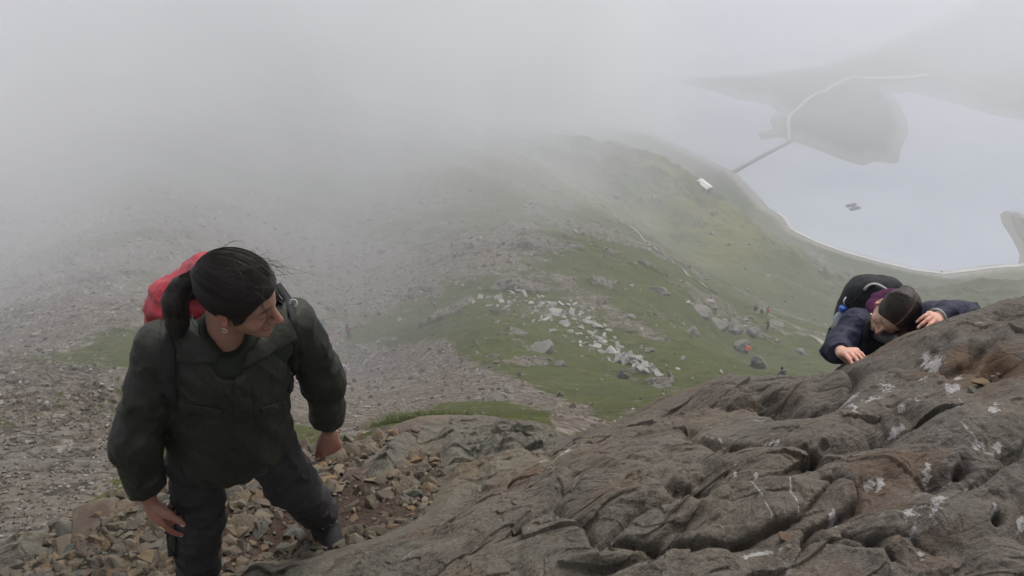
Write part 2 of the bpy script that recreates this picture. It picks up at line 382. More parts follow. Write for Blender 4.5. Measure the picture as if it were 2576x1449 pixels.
# ------------------------------------------------------------------ air
def vol_box(name, lo, hi, mat, kind='stuff'):
    x0, y0, z0 = lo; x1, y1, z1 = hi
    V = [(x0, y0, z0), (x1, y0, z0), (x1, y1, z0), (x0, y1, z0), (x0, y0, z1), (x1, y0, z1), (x1, y1, z1), (x0, y1, z1)]
    F = [(0, 3, 2, 1), (4, 5, 6, 7), (0, 1, 5, 4), (1, 2, 6, 5), (2, 3, 7, 6), (3, 0, 4, 7)]
    return tag(mesh_obj(name, V, F, mat, smooth=False), kind=kind)
m = NT('haze_air'); v = m.n('VolumePrincipled'); v.inputs['Color'].default_value = (.93, .95, 1.0, 1); v.inputs['Density'].default_value = .0010
v.inputs['Anisotropy'].default_value = .2
m.t.links.new(v.outputs[0], m.out.inputs['Volume'])
vol_box('haze', (-6500, -60, -320), (6500, 6500, 12), m.m)
m = NT('mist_air'); oc = m.obj(); v = m.n('VolumePrincipled'); v.inputs['Color'].default_value = (.97, .975, 1.0, 1)
sp = m.n('SeparateXYZ', i_0=oc)
ca, sa = math.cos(math.radians(8)), math.sin(math.radians(8))
dd = m.math('SUBTRACT', m.math('MULTIPLY', sp.outputs[1], sa), m.math('MULTIPLY', sp.outputs[0], ca))    # metres to the left of the clear edge
wob = m.mapr(m.noise(.022, 3, .5, oc), .3, .7, -14, 14)
dn = m.mapr(m.math('ADD', dd, wob), -22, 46, 0, 1)
dn = m.math('MULTIPLY', dn, m.mapr(m.noise(.05, 3, .55, oc), .3, .7, .7, 1.3))
v.inputs['Anisotropy'].default_value = .2
far_ = m.math('MULTIPLY', m.mapr(m.math('ADD', sp.outputs[1], m.math('MULTIPLY', wob, 1.5)), 335, 450, 0, .0075), m.mapr(sp.outputs[2], -170, -235, 0, 1))
m.t.links.new(m.math('ADD', m.math('MULTIPLY', m.math('MULTIPLY', m.math('POWER', dn, 1.25), m.mapr(m.math('ADD', sp.outputs[1], m.math('MULTIPLY', m.math('MAXIMUM', dd, 0.0), 3.2)), 14, 115, .12, 1.0)), .0135), far_), v.inputs['Density'])
m.t.links.new(v.outputs[0], m.out.inputs['Volume'])
MIST = vol_box('mist', (-800, 2.8, -279), (900, 1000, 10), m.m)
m.m.cycles.volume_step_rate = 0.5

# ================================================================== FOREGROUND OUTCROP AND GULLY
fctrl = [(2576,1449,1.70),(2200,1449,1.75),(1750,1449,1.95),(1400,1449,2.15),(1100,1449,2.45),(800,1449,2.85),(640,1440,3.05),
 (2576,1200,2.0),(2200,1200,2.15),(1800,1200,2.45),(1450,1200,2.95),(1200,1340,2.75),(1000,1370,2.95),
 (2576,1000,2.4),(2300,1000,2.65),(2000,1050,3.05),(1700,1060,3.6),(1500,1130,3.65),(2576,850,2.85),(2576,765,3.15),
 (2400,850,3.0),(2300,850,3.2),(2150,920,3.38),(2000,960,3.85),(1800,970,4.05),(1660,1010,4.1),
 (830,1350,3.42),(700,1440,3.25),(560,1400,3.3),(900,1300,3.52),(1100,1290,3.52),(1200,1230,3.68),(1050,1180,3.95),(800,1150,4.15),(900,1120,4.4),
 (1100,1085,4.95),(1250,1120,4.6),(1400,1120,4.55),(450,1449,3.25),(300,1449,3.3),(300,1300,3.5),(150,1380,3.5),(0,1449,3.4),(0,1370,3.65),(290,1225,3.95)]
Fx = [tuple(P(u * 1024 / 2576, v * 1024 / 2576, d)) for u, v, d in fctrl]
Fx += [(3.2, 1.5, -1.3), (3.6, 3, -2.0), (-3.2, 1.5, -3.1), (-3.2, .4, -2.95), (-1.3, 1.2, -3.0), (0, .1, -1.62), (1, -.4, -1.3), (2.2, 0, -0.9), (-1.6, .4, -2.85), (-.5, .5, -2.1), (-2, 4.5, -3.9), (4.5, 1, -1.0)]
FB = TPS([(x, y) for x, y, z in Fx], [z for *_, z in Fx], 2e-3)
edge_px = [(1170,262,3.0),(1090,285,3.1),(1024,300,3.2),(974,309,3.25),(940,320,3.28),(914,330,3.3),(885,343,3.34),(855,360,3.4),(832,372,3.45),(818,380,3.55),(800,373,3.8),
 (775,372,3.9),(745,378,4.0),(715,383,4.08),(680,391,4.12),(655,402,4.15),(640,414,4.15),(622,428,4.2),(603,438,4.35),(575,446,4.6),(545,440,5.0),(510,434,5.2),(480,428,5.3),(450,427,5.3),
 (425,424,5.2),(398,427,5.05),(365,437,4.75),(330,445,4.55),(300,450,4.45),(250,460,4.3),(200,470,4.15),(160,478,4.05),(118,488,3.95),(88,505,3.85),(60,524,3.78),(28,540,3.7),(0,548,3.65),(-80,600,3.4),(-200,650,3.2)]
edge = [tuple(P(u, v, d)[:2]) for u, v, d in edge_px] + [(-5, 0.5), (-5, -3), (7, -3), (7, 3.2)]

faz = np.concatenate([np.linspace(-105, -52, 60)[:-1], np.linspace(-52, 52, 1180), np.linspace(52, 105, 60)[1:]]) * math.pi / 180
flr = np.concatenate([np.linspace(math.log(.25), math.log(.75), 30)[:-1], np.linspace(math.log(.75), math.log(5.6), 960), np.linspace(math.log(5.6), math.log(9), 30)[1:]])
A_, L_ = np.meshgrid(faz, flr); R_ = np.exp(L_); FX = R_ * np.sin(A_); FY = R_ * np.cos(A_)
FZ = coarse_eval(lambda a, l: FB(np.exp(l) * np.sin(a), np.exp(l) * np.cos(a)), A_, L_, 5)
fu, fv, fd = proj(FX, FY, FZ); fv = np.where(fd < .3, 900, fv)
wob2 = fbm2(FX / .35, FY / .35, 3, 5)
gravel_poly = D([(-200,1640),(0,1449),(95,1425),(140,1350),(185,1290),(290,1232),(520,1160),(750,1120),(900,1085),(1000,1090),(955,1130),(905,1170),(945,1205),(1000,1215),(1020,1160),(1060,1140),(1105,1150),(1110,1200),(1092,1250),(1060,1300),
  (985,1335),(870,1370),(780,1400),(640,1410),(590,1449),(560,1600),(-200,1700)])
dpg = sdist(fu, fv, gravel_poly) + 4 * wob2
soil = ss(-3, 4, dpg)
rockm = ss(2, -24, dpg)                                        # how far into solid rock
def creases(px, py, lst):
    out = 0; hol = 0
    for pts, wd, dep, step in lst:
        pts = [(575 + a / 5.737, 350 + b / 5.737) for a, b in pts]
        bb = (px > min(p[0] for p in pts) - 60) & (px < max(p[0] for p in pts) + 60) & (py > min(p[1] for p in pts) - 60) & (py < max(p[1] for p in pts) + 60)
        o = np.zeros(px.shape); x, y = px[bb], py[bb]
        d, s = seg_dist(x, y, pts)
        d = np.maximum(0, d)
        o[bb] = -dep * np.exp(-(d / wd) ** 1.3) - step * .5 * s * np.minimum(1, d / wd) * np.exp(-(d / (wd * 5)) ** 2) * -1
        out = out + o
    return out
wx_ = fu + 7 * fbm2(FX / .16, FY / .16, 3, 71); wy_ = fv + 6 * fbm2(FX / .16 + 9, FY / .16, 3, 72)
CR = [([(1060,400),(1200,432),(1340,448),(1420,400),(1500,350),(1560,290),(1585,220),(1500,180)], 6, .085, .06),
 ([(180,560),(300,500),(450,470),(650,415),(850,400),(1080,410)], 3, .05, .03),
 ([(1900,530),(1750,560),(1600,600),(1450,650),(1370,690)], 7, .07, .05),
 ([(1370,690),(1250,672),(1100,655),(900,655),(780,625),(700,560),(640,540)], 3, .04, .03),
 ([(1380,690),(1290,770),(1150,830),(950,880),(720,920),(640,990)], 4, .045, -.03),
 ([(0,770),(150,790),(300,830),(430,880),(520,960),(640,990),(700,940)], 4, .05, .03),
 ([(640,990),(500,1030),(400,1080),(300,1130),(200,1200),(120,1260)], 3.5, .05, -.02),
 ([(1600,880),(1610,960),(1500,1010),(1400,1060),(1280,1150),(1240,1250)], 3, .04, .02),
 ([(1250,1050),(1100,1120),(1000,1180),(850,1230),(650,1250),(200,1250)], 3, .04, .02),
 ([(1480,760),(1460,820),(1350,930),(1270,1030)], 2, .03, 0),
 ([(2576,600),(2480,760),(2400,820),(2300,870),(2150,920),(2000,980),(1900,990),(1700,1000)], 4, .05, -.03),
 ([(1600,900),(1560,850),(1500,830),(1400,820)], 2, .025, 0),
 ([(1410,150),(1600,210),(1750,170),(1900,180),(2050,100),(2120,30)], 3, .035, .03),
 ([(1590,230),(1800,190),(1950,180),(2100,240),(2250,180),(2330,80)], 3, .04, .03),
 ([(1500,1130),(1600,1180),(1850,1150),(2000,1250)], 2, .02, .0),
 ([(1240,1210),(1400,1190),(1700,1240),(1760,1297)], 3, .03, .02),
 ([(700,560),(800,500),(1000,470),(1200,480)], 2.5, .02, .01),
 ([(-300,620),(-100,700),(0,770),(-60,900),(-200,1000),(-330,1100)], 4, .04, .02),
 ([(-520,1180),(-300,1060),(-120,1000),(0,1100),(80,1260)], 4, .04, .02),
 ([(30,830),(-40,960),(-110,1060)], 1.6, .02, 0), ([(-500,730),(-400,620),(-250,560),(-40,520),(200,430),(240,330)], 3, .03, .02)]
cr = creases(wx_, wy_, CR)
def blob(u, v, ru, rv, ang=0, pw=2):
    c, s = math.cos(ang), math.sin(ang); a = (wx_ - u) * c + (wy_ - v) * s; b = -(wx_ - u) * s + (wy_ - v) * c
    return np.exp(-((a / ru) ** 2 + (b / rv) ** 2) ** (pw / 2))
q2 = lambda a, b: (575 + a / 5.737, 350 + b / 5.737)
hum = .07 * blob(*q2(1000, 300), 62, 17, 0, 3) + .05 * blob(*q2(1480, 250), 16, 14) - .09 * blob(*q2(1180, 400), 22, 6, .1) - .05 * blob(*q2(1400, 420), 14, 5)
hum -= .07 * blob(*q2(1680, 540), 30, 12, -.1); hum -= .05 * blob(*q2(600, 920), 20, 7, .2); hum += .05 * blob(*q2(200, 960), 60, 28, .3, 3)
hum += .05 * blob(*q2(1000, 740), 50, 13, -.1, 3) + .05 * blob(*q2(950, 1020), 55, 24, -.25, 3) + .04 * blob(*q2(1700, 1140), 22, 22, 0, 3) + .04 * blob(*q2(1500, 900), 20, 14, 0, 3)
hum += .05 * blob(*q2(1650, 760), 40, 12, -.15, 3) - .06 * blob(*q2(1665, 1195), 9, 4.5) - .05 * blob(*q2(2330, 1120), 6, 5) - .045 * blob(*q2(2180, 790), 7, 5) - .06 * blob(*q2(2440, 720), 17, 11, .5)
hum += .05 * blob(*q2(2200, 560), 70, 20, -.2, 3) + .05 * blob(*q2(2100, 1080), 60, 22, .1, 3) - .07 * blob(*q2(2410, 190), 20, 6, -.1) + .04 * blob(*q2(2150, 130), 26, 12, -.5, 3)
hum -= .05 * blob(*q2(2040, 840), 16, 8, .1)
q5 = lambda a, b: (250 + a / 7.208, 375 + b / 7.208)
hum += (.07 * blob(*q5(1250, 560), 40, 14, 0, 3) + .06 * blob(*q5(950, 690), 22, 14, -.3, 3) + .05 * blob(*q5(1900, 620), 20, 13) + .06 * blob(*q5(1750, 760), 18, 12) + .05 * blob(*q5(1800, 460), 26, 8)
        - .05 * blob(*q5(1600, 650), 10, 12) - .05 * blob(*q5(1250, 700), 14, 8) + .06 * blob(*q5(300, 1230), 30, 9, 0, 3) + .05 * blob(*q5(1150, 950), 18, 8) - .03 * blob(*q5(1600, 1350), 12, 9))
# blocky pillows between joints
def voro2(x, y, seed):
    ix = np.floor(x).astype(np.int64); iy = np.floor(y).astype(np.int64); f1 = np.full(x.shape, 9.); f2 = np.full(x.shape, 9.); z = np.int64(0); idv = np.zeros(x.shape)
    for a in (-1, 0, 1):
        for b in (-1, 0, 1):
            cx = ix + a; cy = iy + b; r1 = _h(cx, cy, z, seed); px = cx + .5 + .45 * r1; py = cy + .5 + .45 * _h(cx, cy, z, seed + 9)
            d = np.hypot(px - x, py - y); k = d < f1; f2 = np.where(k, f1, np.minimum(f2, d)); idv = np.where(k, r1, idv); f1 = np.where(k, d, f1)
    return f1, f2, idv
ga = FX * .82 + FY * .57; gb = -FX * .57 + FY * .82
wa = ga + .12 * fbm2(FX / .3, FY / .3, 3, 81); wb = gb + .10 * fbm2(FX / .3 + 5, FY / .3, 3, 82)
f1, f2, idv = voro2(wa / .46, wb / .29, 3); pil = ss(0, .35, f2 - f1)
g1, g2, idw = voro2(wa / .17 + 3, wb / .13, 8); pil2 = ss(0, .3, g2 - g1)
sm = .5 + .5 * ss(-.3, .4, fbm2(FX / .8, FY / .8, 2, 90))       # where the rock is broken up more
rock_d = .030 * (pil - .6) * sm + .03 * idv * sm * pil + .009 * (pil2 - .5) * ss(.0, .4, fbm2(FX / .5, FY / .5, 2, 99)) * 1.3 + .030 * fbm2(wa / .42, wb / .24, 4, 101) + .007 * fbm2(wa / .09, wb / .06, 4, 111, ridged=True) + .004 * fbm2(wa / .025, wb / .02, 3, 121)
ledgem = np.maximum(ss(0, 16, sdist(fu, fv, D([(905,1170),(955,1130),(1000,1090),(1080,1080),(1200,1080),(1500,1080),(1420,1140),(1370,1190),(1200,1226),(1115,1245),(1108,1150),(1060,1135),(1018,1155),(998,1212),(945,1203)])) + 5 * wob2),
    ss(0, 12, sdist(fu, fv, D([(-60,1400),(0,1360),(290,1215),(300,1228),(190,1290),(145,1350),(100,1425),(0,1460),(-80,1500)])) + 4 * wob2))
def facets(x, y, seed, slope):
    ix = np.floor(x).astype(np.int64); iy = np.floor(y).astype(np.int64); f1 = np.full(x.shape, 9.); z = np.int64(0); h = np.zeros(x.shape)
    for a in (-1, 0, 1):
        for b in (-1, 0, 1):
            cx = ix + a; cy = iy + b; px = cx + .5 + .5 * _h(cx, cy, z, seed); py = cy + .5 + .5 * _h(cx, cy, z, seed + 9); dx = x - px; dy = y - py; d = dx * dx + dy * dy; k = d < f1
            h = np.where(k, slope * (dx * _h(cx, cy, z, seed + 20) + dy * _h(cx, cy, z, seed + 21)) + .35 * slope * _h(cx, cy, z, seed + 22), h); f1 = np.where(k, d, f1)
    return h
fj = .3 + .7 * ss(-.25, .35, fbm2(FX / .45 + 3, FY / .45, 3, 93))
tt = wb / .17 + 1.1 * fbm2(ga / .35, gb / .35, 3, 94); fr = tt - np.floor(tt); terr = fr - ss(.82, 1.0, fr)
rock_d = rock_d + fj * (.013 * terr + .024 * facets(wa / .24, wb / .17, 61, 1.0) + .009 * facets(wa / .075, wb / .05, 62, 1.0)) + .0035 * facets(wa / .03, wb / .02, 63, 1.0)
rock_d = rock_d + ledgem * .03 * facets(FX / .16, FY / .10, 64, 1.2)
rock_d = rock_d + ledgem * (.05 * fbm2(wa / .2, wb / .13, 4, 131, ridged=True))
soil_d = .02 * fbm2(FX / .25, FY / .25, 3, 140) + .007 * fbm2(FX / .03, FY / .03, 3, 141)
FZ = FZ + rockm * (.075 + rock_d + 1.1 * hum + 1.0 * cr) + (1 - rockm) * soil_d
ed = -sdist(FX, FY, edge) + .035 * fbm2(FX / .22, FY / .22, 4, 151) + .006
s_ = .052
drop = 2.4 * s_ * np.logaddexp(0, ed / s_)
FZ = FZ - drop * (1 + .12 * fbm2(FX / .2, FY / .2, 3, 161))
# mountainside climbing behind the photographer
back = ss(-.35, -2.2, FY + .10 * FX); FZ = FZ + back * 1.4

def make_hit(Zt, azt, lrt, rmin):
    Rt = np.exp(lrt)
    def hit(u, v):
        k = (288.0 - v) / FPX; dx, dy, dz = (u - 512) / FPX, CP + k * SP, -SP + k * CP
        a = math.atan2(dx, dy); T = dz / math.hypot(dx, dy); f = np.interp(a, azt, np.arange(len(azt))); c = int(f); t = f - c
        col = Zt[:, c] * (1 - t) + Zt[:, min(c + 1, len(azt) - 1)] * t; g = col - T * Rt
        i0 = np.searchsorted(Rt, rmin); h = np.nonzero(g[i0:] > 0)[0]
        if not len(h): return None
        i = h[0] + i0; r = Rt[i] if i == i0 else Rt[i - 1] + (Rt[i] - Rt[i - 1]) * (-g[i - 1]) / (g[i] - g[i - 1] + 1e-12)
        return Vector((r * math.sin(a), r * math.cos(a), T * r))
    return hit
fhit = make_hit(FZ, faz, flr, .6)
def f_z(x, y):
    a = math.atan2(x, y); f = np.interp(a, faz, np.arange(len(faz))); c = min(int(f), len(faz) - 2); t = f - c
    g = np.interp(math.log(math.hypot(x, y)), flr, np.arange(len(flr))); q = min(int(g), len(flr) - 2); s = g - q
    return float((FZ[q, c] * (1 - t) + FZ[q, c + 1] * t) * (1 - s) + (FZ[q + 1, c] * (1 - t) + FZ[q + 1, c + 1] * t) * s)

# lichen and quartz: patches with shapes of their own
q8 = lambda a, b: (825 + a / 6.412, 350 + b / 6.412)
li = 0
for a, b, ra, rb in [(740,350,70,28),(620,880,45,65),(470,1180,80,60),(600,1190,60,60),(480,1270,40,40),(260,940,60,30),(530,470,50,30),(440,520,30,30),(450,582,70,14),(740,570,50,20),(900,770,70,30),(770,925,60,10),
      (570,300,50,18),(350,350,90,30),(240,430,70,22),(120,500,32,55),(540,1400,30,60),(1160,1240,60,60),(970,1210,30,50),(20,1150,30,50),(100,410,90,16),(980,590,50,40),(330,940,30,50),(880,990,40,40),(680,190,70,50),(820,270,40,14),(640,110,50,40),(1040,740,50,30),(1230,1030,60,14),(690,515,60,10)]:
    li = np.maximum(li, blob(*q8(a, b), ra / 6.4, rb / 6.4, -.2))
for a, b, ra, rb in [(680,215,60,10),(780,220,45,10),(1090,640,50,30),(1100,580,20,10),(1000,1270,150,20),(980,860,14,40),(870,820,14,40)]:
    li = np.maximum(li, blob(*q2(a, b), ra / 5.7, rb / 5.7, -.15) * .9)
li = np.maximum(li, .8 * blob(*q5(850, 770), 9, 8, .5)); li = np.maximum(li, .7 * blob(*q5(1030, 520), 12, 6))
li = np.maximum(li, ss(.42, .75, fbm2(wa / .3, wb / .12, 4, 171)) * .55 * ss(820, 900, fu))
ve = np.zeros(FX.shape)
def vein(pts, q, wd):
    global ve
    d, _ = seg_dist(wx_ * .15 + fu * .85, wy_ * .15 + fv * .85, [q(*p) for p in pts]); ve = np.maximum(ve, np.exp(-(d / (wd * .62)) ** 2))
vein([(915,885),(955,930),(1000,990),(1030,1050),(1075,1110)], q2, 1.0); vein([(1165,905),(1200,980),(1240,1055)], q2, 1.3); vein([(1795,505),(1850,530),(1925,520)], q2, 1.4)
vein([(2100,600),(2180,660),(2320,720)], q2, 1.2); vein([(2150,380),(2165,490)], q2, .8); vein([(1385,688),(1330,735),(1280,775)], q2, 1.2); vein([(2080,760),(2200,690),(2300,628),(2400,600)], q5, 1.5)
vein([(700,550),(740,580),(800,600),(870,640)], q2, .7); vein([(1000,490),(1100,478)], q2, .8); vein([(940,1300),(1010,1330),(1040,1345)], q5, .7); vein([(1120,1449),(1200,1370)], q5, 1.5)
tint = ss(560, 900, fu + 60 * fbm2(FX / .5, FY / .5, 3, 181)) ; 
green = np.clip(ledgem * .9 + ss(-.1, .5, fbm2(FX / .6, FY / .6, 3, 191)) * .5 * ss(640, 300, fu), 0, 1)
fan = (np.abs(A_) < 2)
m = NT('outcrop_rock'); oc = m.obj(); at = lambda n_: m.attr(n_).outputs['Fac']
gv_ = m.scale(oc, (1, 1, 1), (0, 0, math.radians(-35))); st = m.scale(gv_, (4, 26, 10)); n0 = m.noise(2.2, 6, .65, oc); n1 = m.noise(11, 8, .72, oc); n2 = m.noise(60, 5, .75, oc); ns = m.noise(3.0, 6, .65, st, .6); n4 = m.noise(260, 3, .7, oc)
c = m.mix(m.mapr(n0, .35, .65), (.112, .086, .060), (.103, .091, .071)); c = m.mix(m.math('MULTIPLY', at('tint'), .75), c, m.mix(m.mapr(n0, .35, .65), (.084, .064, .055), (.105, .095, .088)))
c = m.mix(at('green'), c, m.mix(m.mapr(n1, .35, .65), (.085, .084, .062), (.15, .145, .115)))
c = m.mix(m.mapr(n1, .42, .72, 0, .75), c, m.mix(n0, (.14, .112, .080), (.125, .117, .10)))
c = m.mix(m.mapr(n1, .5, .3, 0, .55), c, (.045, .036, .030)); c = m.mix(m.mapr(ns, .50, .34, 0, .3), c, (.055, .042, .034))
c = m.mix(m.mapr(n2, .54, .70, 0, .65), c, (.21, .19, .165)); c = m.mix(m.mapr(n2, .45, .32, 0, .7), c, (.026, .022, .018)); c = m.mix(m.mapr(n4, .56, .72, 0, .45), c, (.26, .24, .22)); c = m.mix(m.mapr(n4, .42, .3, 0, .5), c, (.02, .017, .015))
c = m.mix(m.mapr(m.noise(.9, 5, .65, m.scale(oc, (1, 1, 1), (.3, 1.4, .5))), .50, .66, 0, .6), c, (.155, .122, .082)); c = m.mix(m.mapr(m.noise(1.7, 5, .65, m.scale(oc, (1, 1, 1), (2.3, .4, .5))), .54, .68, 0, .6), c, (.050, .043, .037))
rust = m.mapr(m.noise(2.1, 4, .6, m.scale(oc, (1, 1, 1), (1, .4, 2))), .55, .70, 0, .75); c = m.mix(rust, c, (.105, .060, .032))
lf = m.ramp(m.math('ADD', m.math('MULTIPLY', at('lichen'), .22), m.math('ADD', m.math('MULTIPLY', n1, .45), m.math('MULTIPLY', n2, .55))), [(.635, 0), (.685, .8)])
lf2 = m.ramp(m.noise(7, 7, .75, m.scale(oc, (1, 1, 1), (.3, .2, .1))), [(.64, 0), (.70, .55)])
c = m.mix(m.math('MAXIMUM', m.math('MULTIPLY', lf, .9, clamp=True), m.math('MULTIPLY', lf2, m.math('ADD', m.math('MULTIPLY', at('tint'), .7), .3))), c, m.mix(n2, (.28, .27, .27), (.50, .49, .48)))
c = m.mix(m.math('MULTIPLY', at('vein'), m.mapr(n2, .40, .56)), c, (.38, .35, .32))
dirt = m.mix(m.mapr(m.noise(45, 5, .7, oc), .35, .65), (.020, .012, .008), (.065, .040, .026))
c = m.mix(at('soil'), c, dirt)
crk = m.vor(5.5, feature='DISTANCE_TO_EDGE', vec=m.scale(m.n('VectorMath', operation='ADD', i_0=gv_, i_1=m.n('VectorMath', operation='SCALE', i_0=m.n('TexNoise', i_Scale=4.0).outputs['Color'], i_Scale=.35).outputs[0]).outputs[0], (1, 1.9, 1)))
crk2 = m.ramp(crk, [(0, 0), (.018, .75), (.05, 1)])
hh = m.math('ADD', m.math('MULTIPLY', n1, .9), m.math('ADD', m.math('MULTIPLY', n2, .35), m.math('ADD', m.math('MULTIPLY', ns, .30), m.math('ADD', m.math('MULTIPLY', crk2, .10), m.math('MULTIPLY', n4, .12)))))
MAT_ROCK = m.bsdf(c, m.mapr(n1, .3, .7, .72, .95), m.bump(hh, .8, .035), spec=.25)
out = mesh_obj('rocky_outcrop', np.stack([FX, FY, FZ], -1).reshape(-1, 3), grid_faces(*FX.shape)[:, ::-1], MAT_ROCK,
               attrs=dict(soil=soil.ravel(), tint=tint.ravel(), green=green.ravel(), lichen=np.clip(li, 0, 1).ravel(), vein=ve.ravel()))
tag(out, kind='structure')

# ------------------------------------------------------------------ stones
import bmesh
def hull_stone(r, n=16, flat=.5, wide=.75, rough=.0):
    pts = r.normal(size=(n, 3)); pts /= np.linalg.norm(pts, axis=1)[:, None]
    pts = np.sign(pts) * np.abs(pts) ** .6; pts *= (.42 + .10 * r.random((n, 1))) * np.array([1, wide, flat])
    bm = bmesh.new(); vs = [bm.verts.new(p) for p in pts]
    g = bmesh.ops.convex_hull(bm, input=vs); bmesh.ops.delete(bm, geom=list({e for e in g['geom_unused'] + g['geom_interior'] if isinstance(e, bmesh.types.BMVert)}), context='VERTS')
    bmesh.ops.dissolve_limit(bm, angle_limit=math.radians(12), verts=bm.verts[:], edges=bm.edges[:])
    bmesh.ops.bevel(bm, geom=bm.edges[:], offset=.022, segments=1, affect='EDGES')
    bmesh.ops.triangulate(bm, faces=bm.faces[:]); bm.normal_update()
    V = np.array([v.co[:] for v in bm.verts]); Fc = [[v.index for v in f.verts] for f in bm.faces]; bm.verts.index_update(); Fc = np.array([[v.index for v in f.verts] for f in bm.faces]); bm.free()
    return V, Fc
def stone_mat(name, stops, bscale=30, bdist=.01, fixed=False):
    m = NT(name); oc = m.obj(); rn = m.n('ObjectInfo').outputs['Random']; pa = m.attr('shade').outputs['Fac']
    f = pa if fixed else m.math('FRACT', m.math('ADD', rn, pa)); a = m.ramp(f, stops); n = m.noise(bscale, 5, .7, oc)
    c = m.mix(m.mapr(n, .3, .7), m.mix(.45, a, (.05, .042, .036)), a); c = m.mix(m.mapr(m.noise(bscale * .3, 4, .6, oc), .5, .75, 0, .5), c, (.20, .165, .115))
    return m.bsdf(c, .9, m.bump(n, .6, bdist), spec=.2)
DK = .84; STOPS = [(0, (.075, .058, .042)), (.25, (.145, .115, .078)), (.4, (.105, .10, .082)), (.55, (.12, .088, .068)), (.7, (.185, .15, .10)), (.82, (.085, .095, .085)), (.93, (.21, .14, .075)), (1, (.12, .078, .058))]; STOPS = [(a, tuple(x * DK for x in b)) for a, b in STOPS]
MAT_ST = stone_mat('scree_stone', STOPS, 3.5, .05); MAT_STF = stone_mat('picked_stone', STOPS, 40, .004, True); MAT_FINE = stone_mat('scree_fine', STOPS, 60, .004)
MAT_SLOPE = stone_mat('slope_stone', [(0, (.08, .062, .048)), (.3, (.115, .095, .076)), (.6, (.155, .14, .12)), (.85, (.21, .195, .175)), (.93, (.28, .27, .25)), (1, (.12, .09, .07))], 4, .02)
MAT_BOUL = stone_mat('boulder_stone', [(0, (.19, .185, .17)), (.4, (.27, .265, .25)), (.75, (.36, .35, .33)), (1, (.23, .205, .18))], 3.0, .05)
SV = [hull_stone(np.random.default_rng(100 + i), 13 + i % 6, .24 + .07 * (i % 5), .50 + .09 * (i % 5)) for i in range(14)]
def var_mesh(name, VF, mat):
    o = mesh_obj(name, VF[0], VF[1], mat, smooth=False); me = o.data; bpy.data.objects.remove(o); me.name = name; return me
SM = [var_mesh('stone', q, MAT_ST) for q in SV]; BM_ = [var_mesh('boulder', q, MAT_BOUL) for q in SV]
from mathutils import Euler, Matrix
def put(name, me, loc, size, rot, label, cat, group=None):
    o = bpy.data.objects.new(name, me); COL.objects.link(o); o.location = loc; o.rotation_euler = rot; o.scale = (size,) * 3 if not hasattr(size, '__len__') else size
    return tag(o, label, cat, group)
gp = np.array(gravel_poly)
cand = []
R = np.random.default_rng(5)
while len(cand) < 5400:
    u, v = R.uniform(-10, 530), R.uniform(420, 584)
    dd_ = float(sdist(np.array([u]), np.array([v]), gravel_poly)[0])
    if dd_ < -1.5: continue
    bare = math.exp(-(((u - 372) / 55) ** 2 + ((v - 515) / 24) ** 2) ** 1.5) + .9 * math.exp(-(((u - 255) / 38) ** 2 + ((v - 548) / 26) ** 2) ** 1.5) + .7 * math.exp(-(((u - 310) / 34) ** 2 + ((v - 528) / 16) ** 2))
    if R.random() < bare * .90: continue
    h = fhit(u, v)
    if h is None or h.length > 6.4: continue
    if float(fbm2(np.array([h.x / .22]), np.array([h.y / .22]), 3, 401)[0]) > .0 and u > 190 and R.random() < .72: continue
    s = .0135 * math.exp(R.normal() * .62) * (1 + .5 * (R.random() < .15)) * (1 - .35 * min(bare, 1)) * 1.25
    if R.random() < .08 * (1 - min(1, bare)): s *= 2.0
    s = min(s, .055)
    cand.append((s, h, u, v))
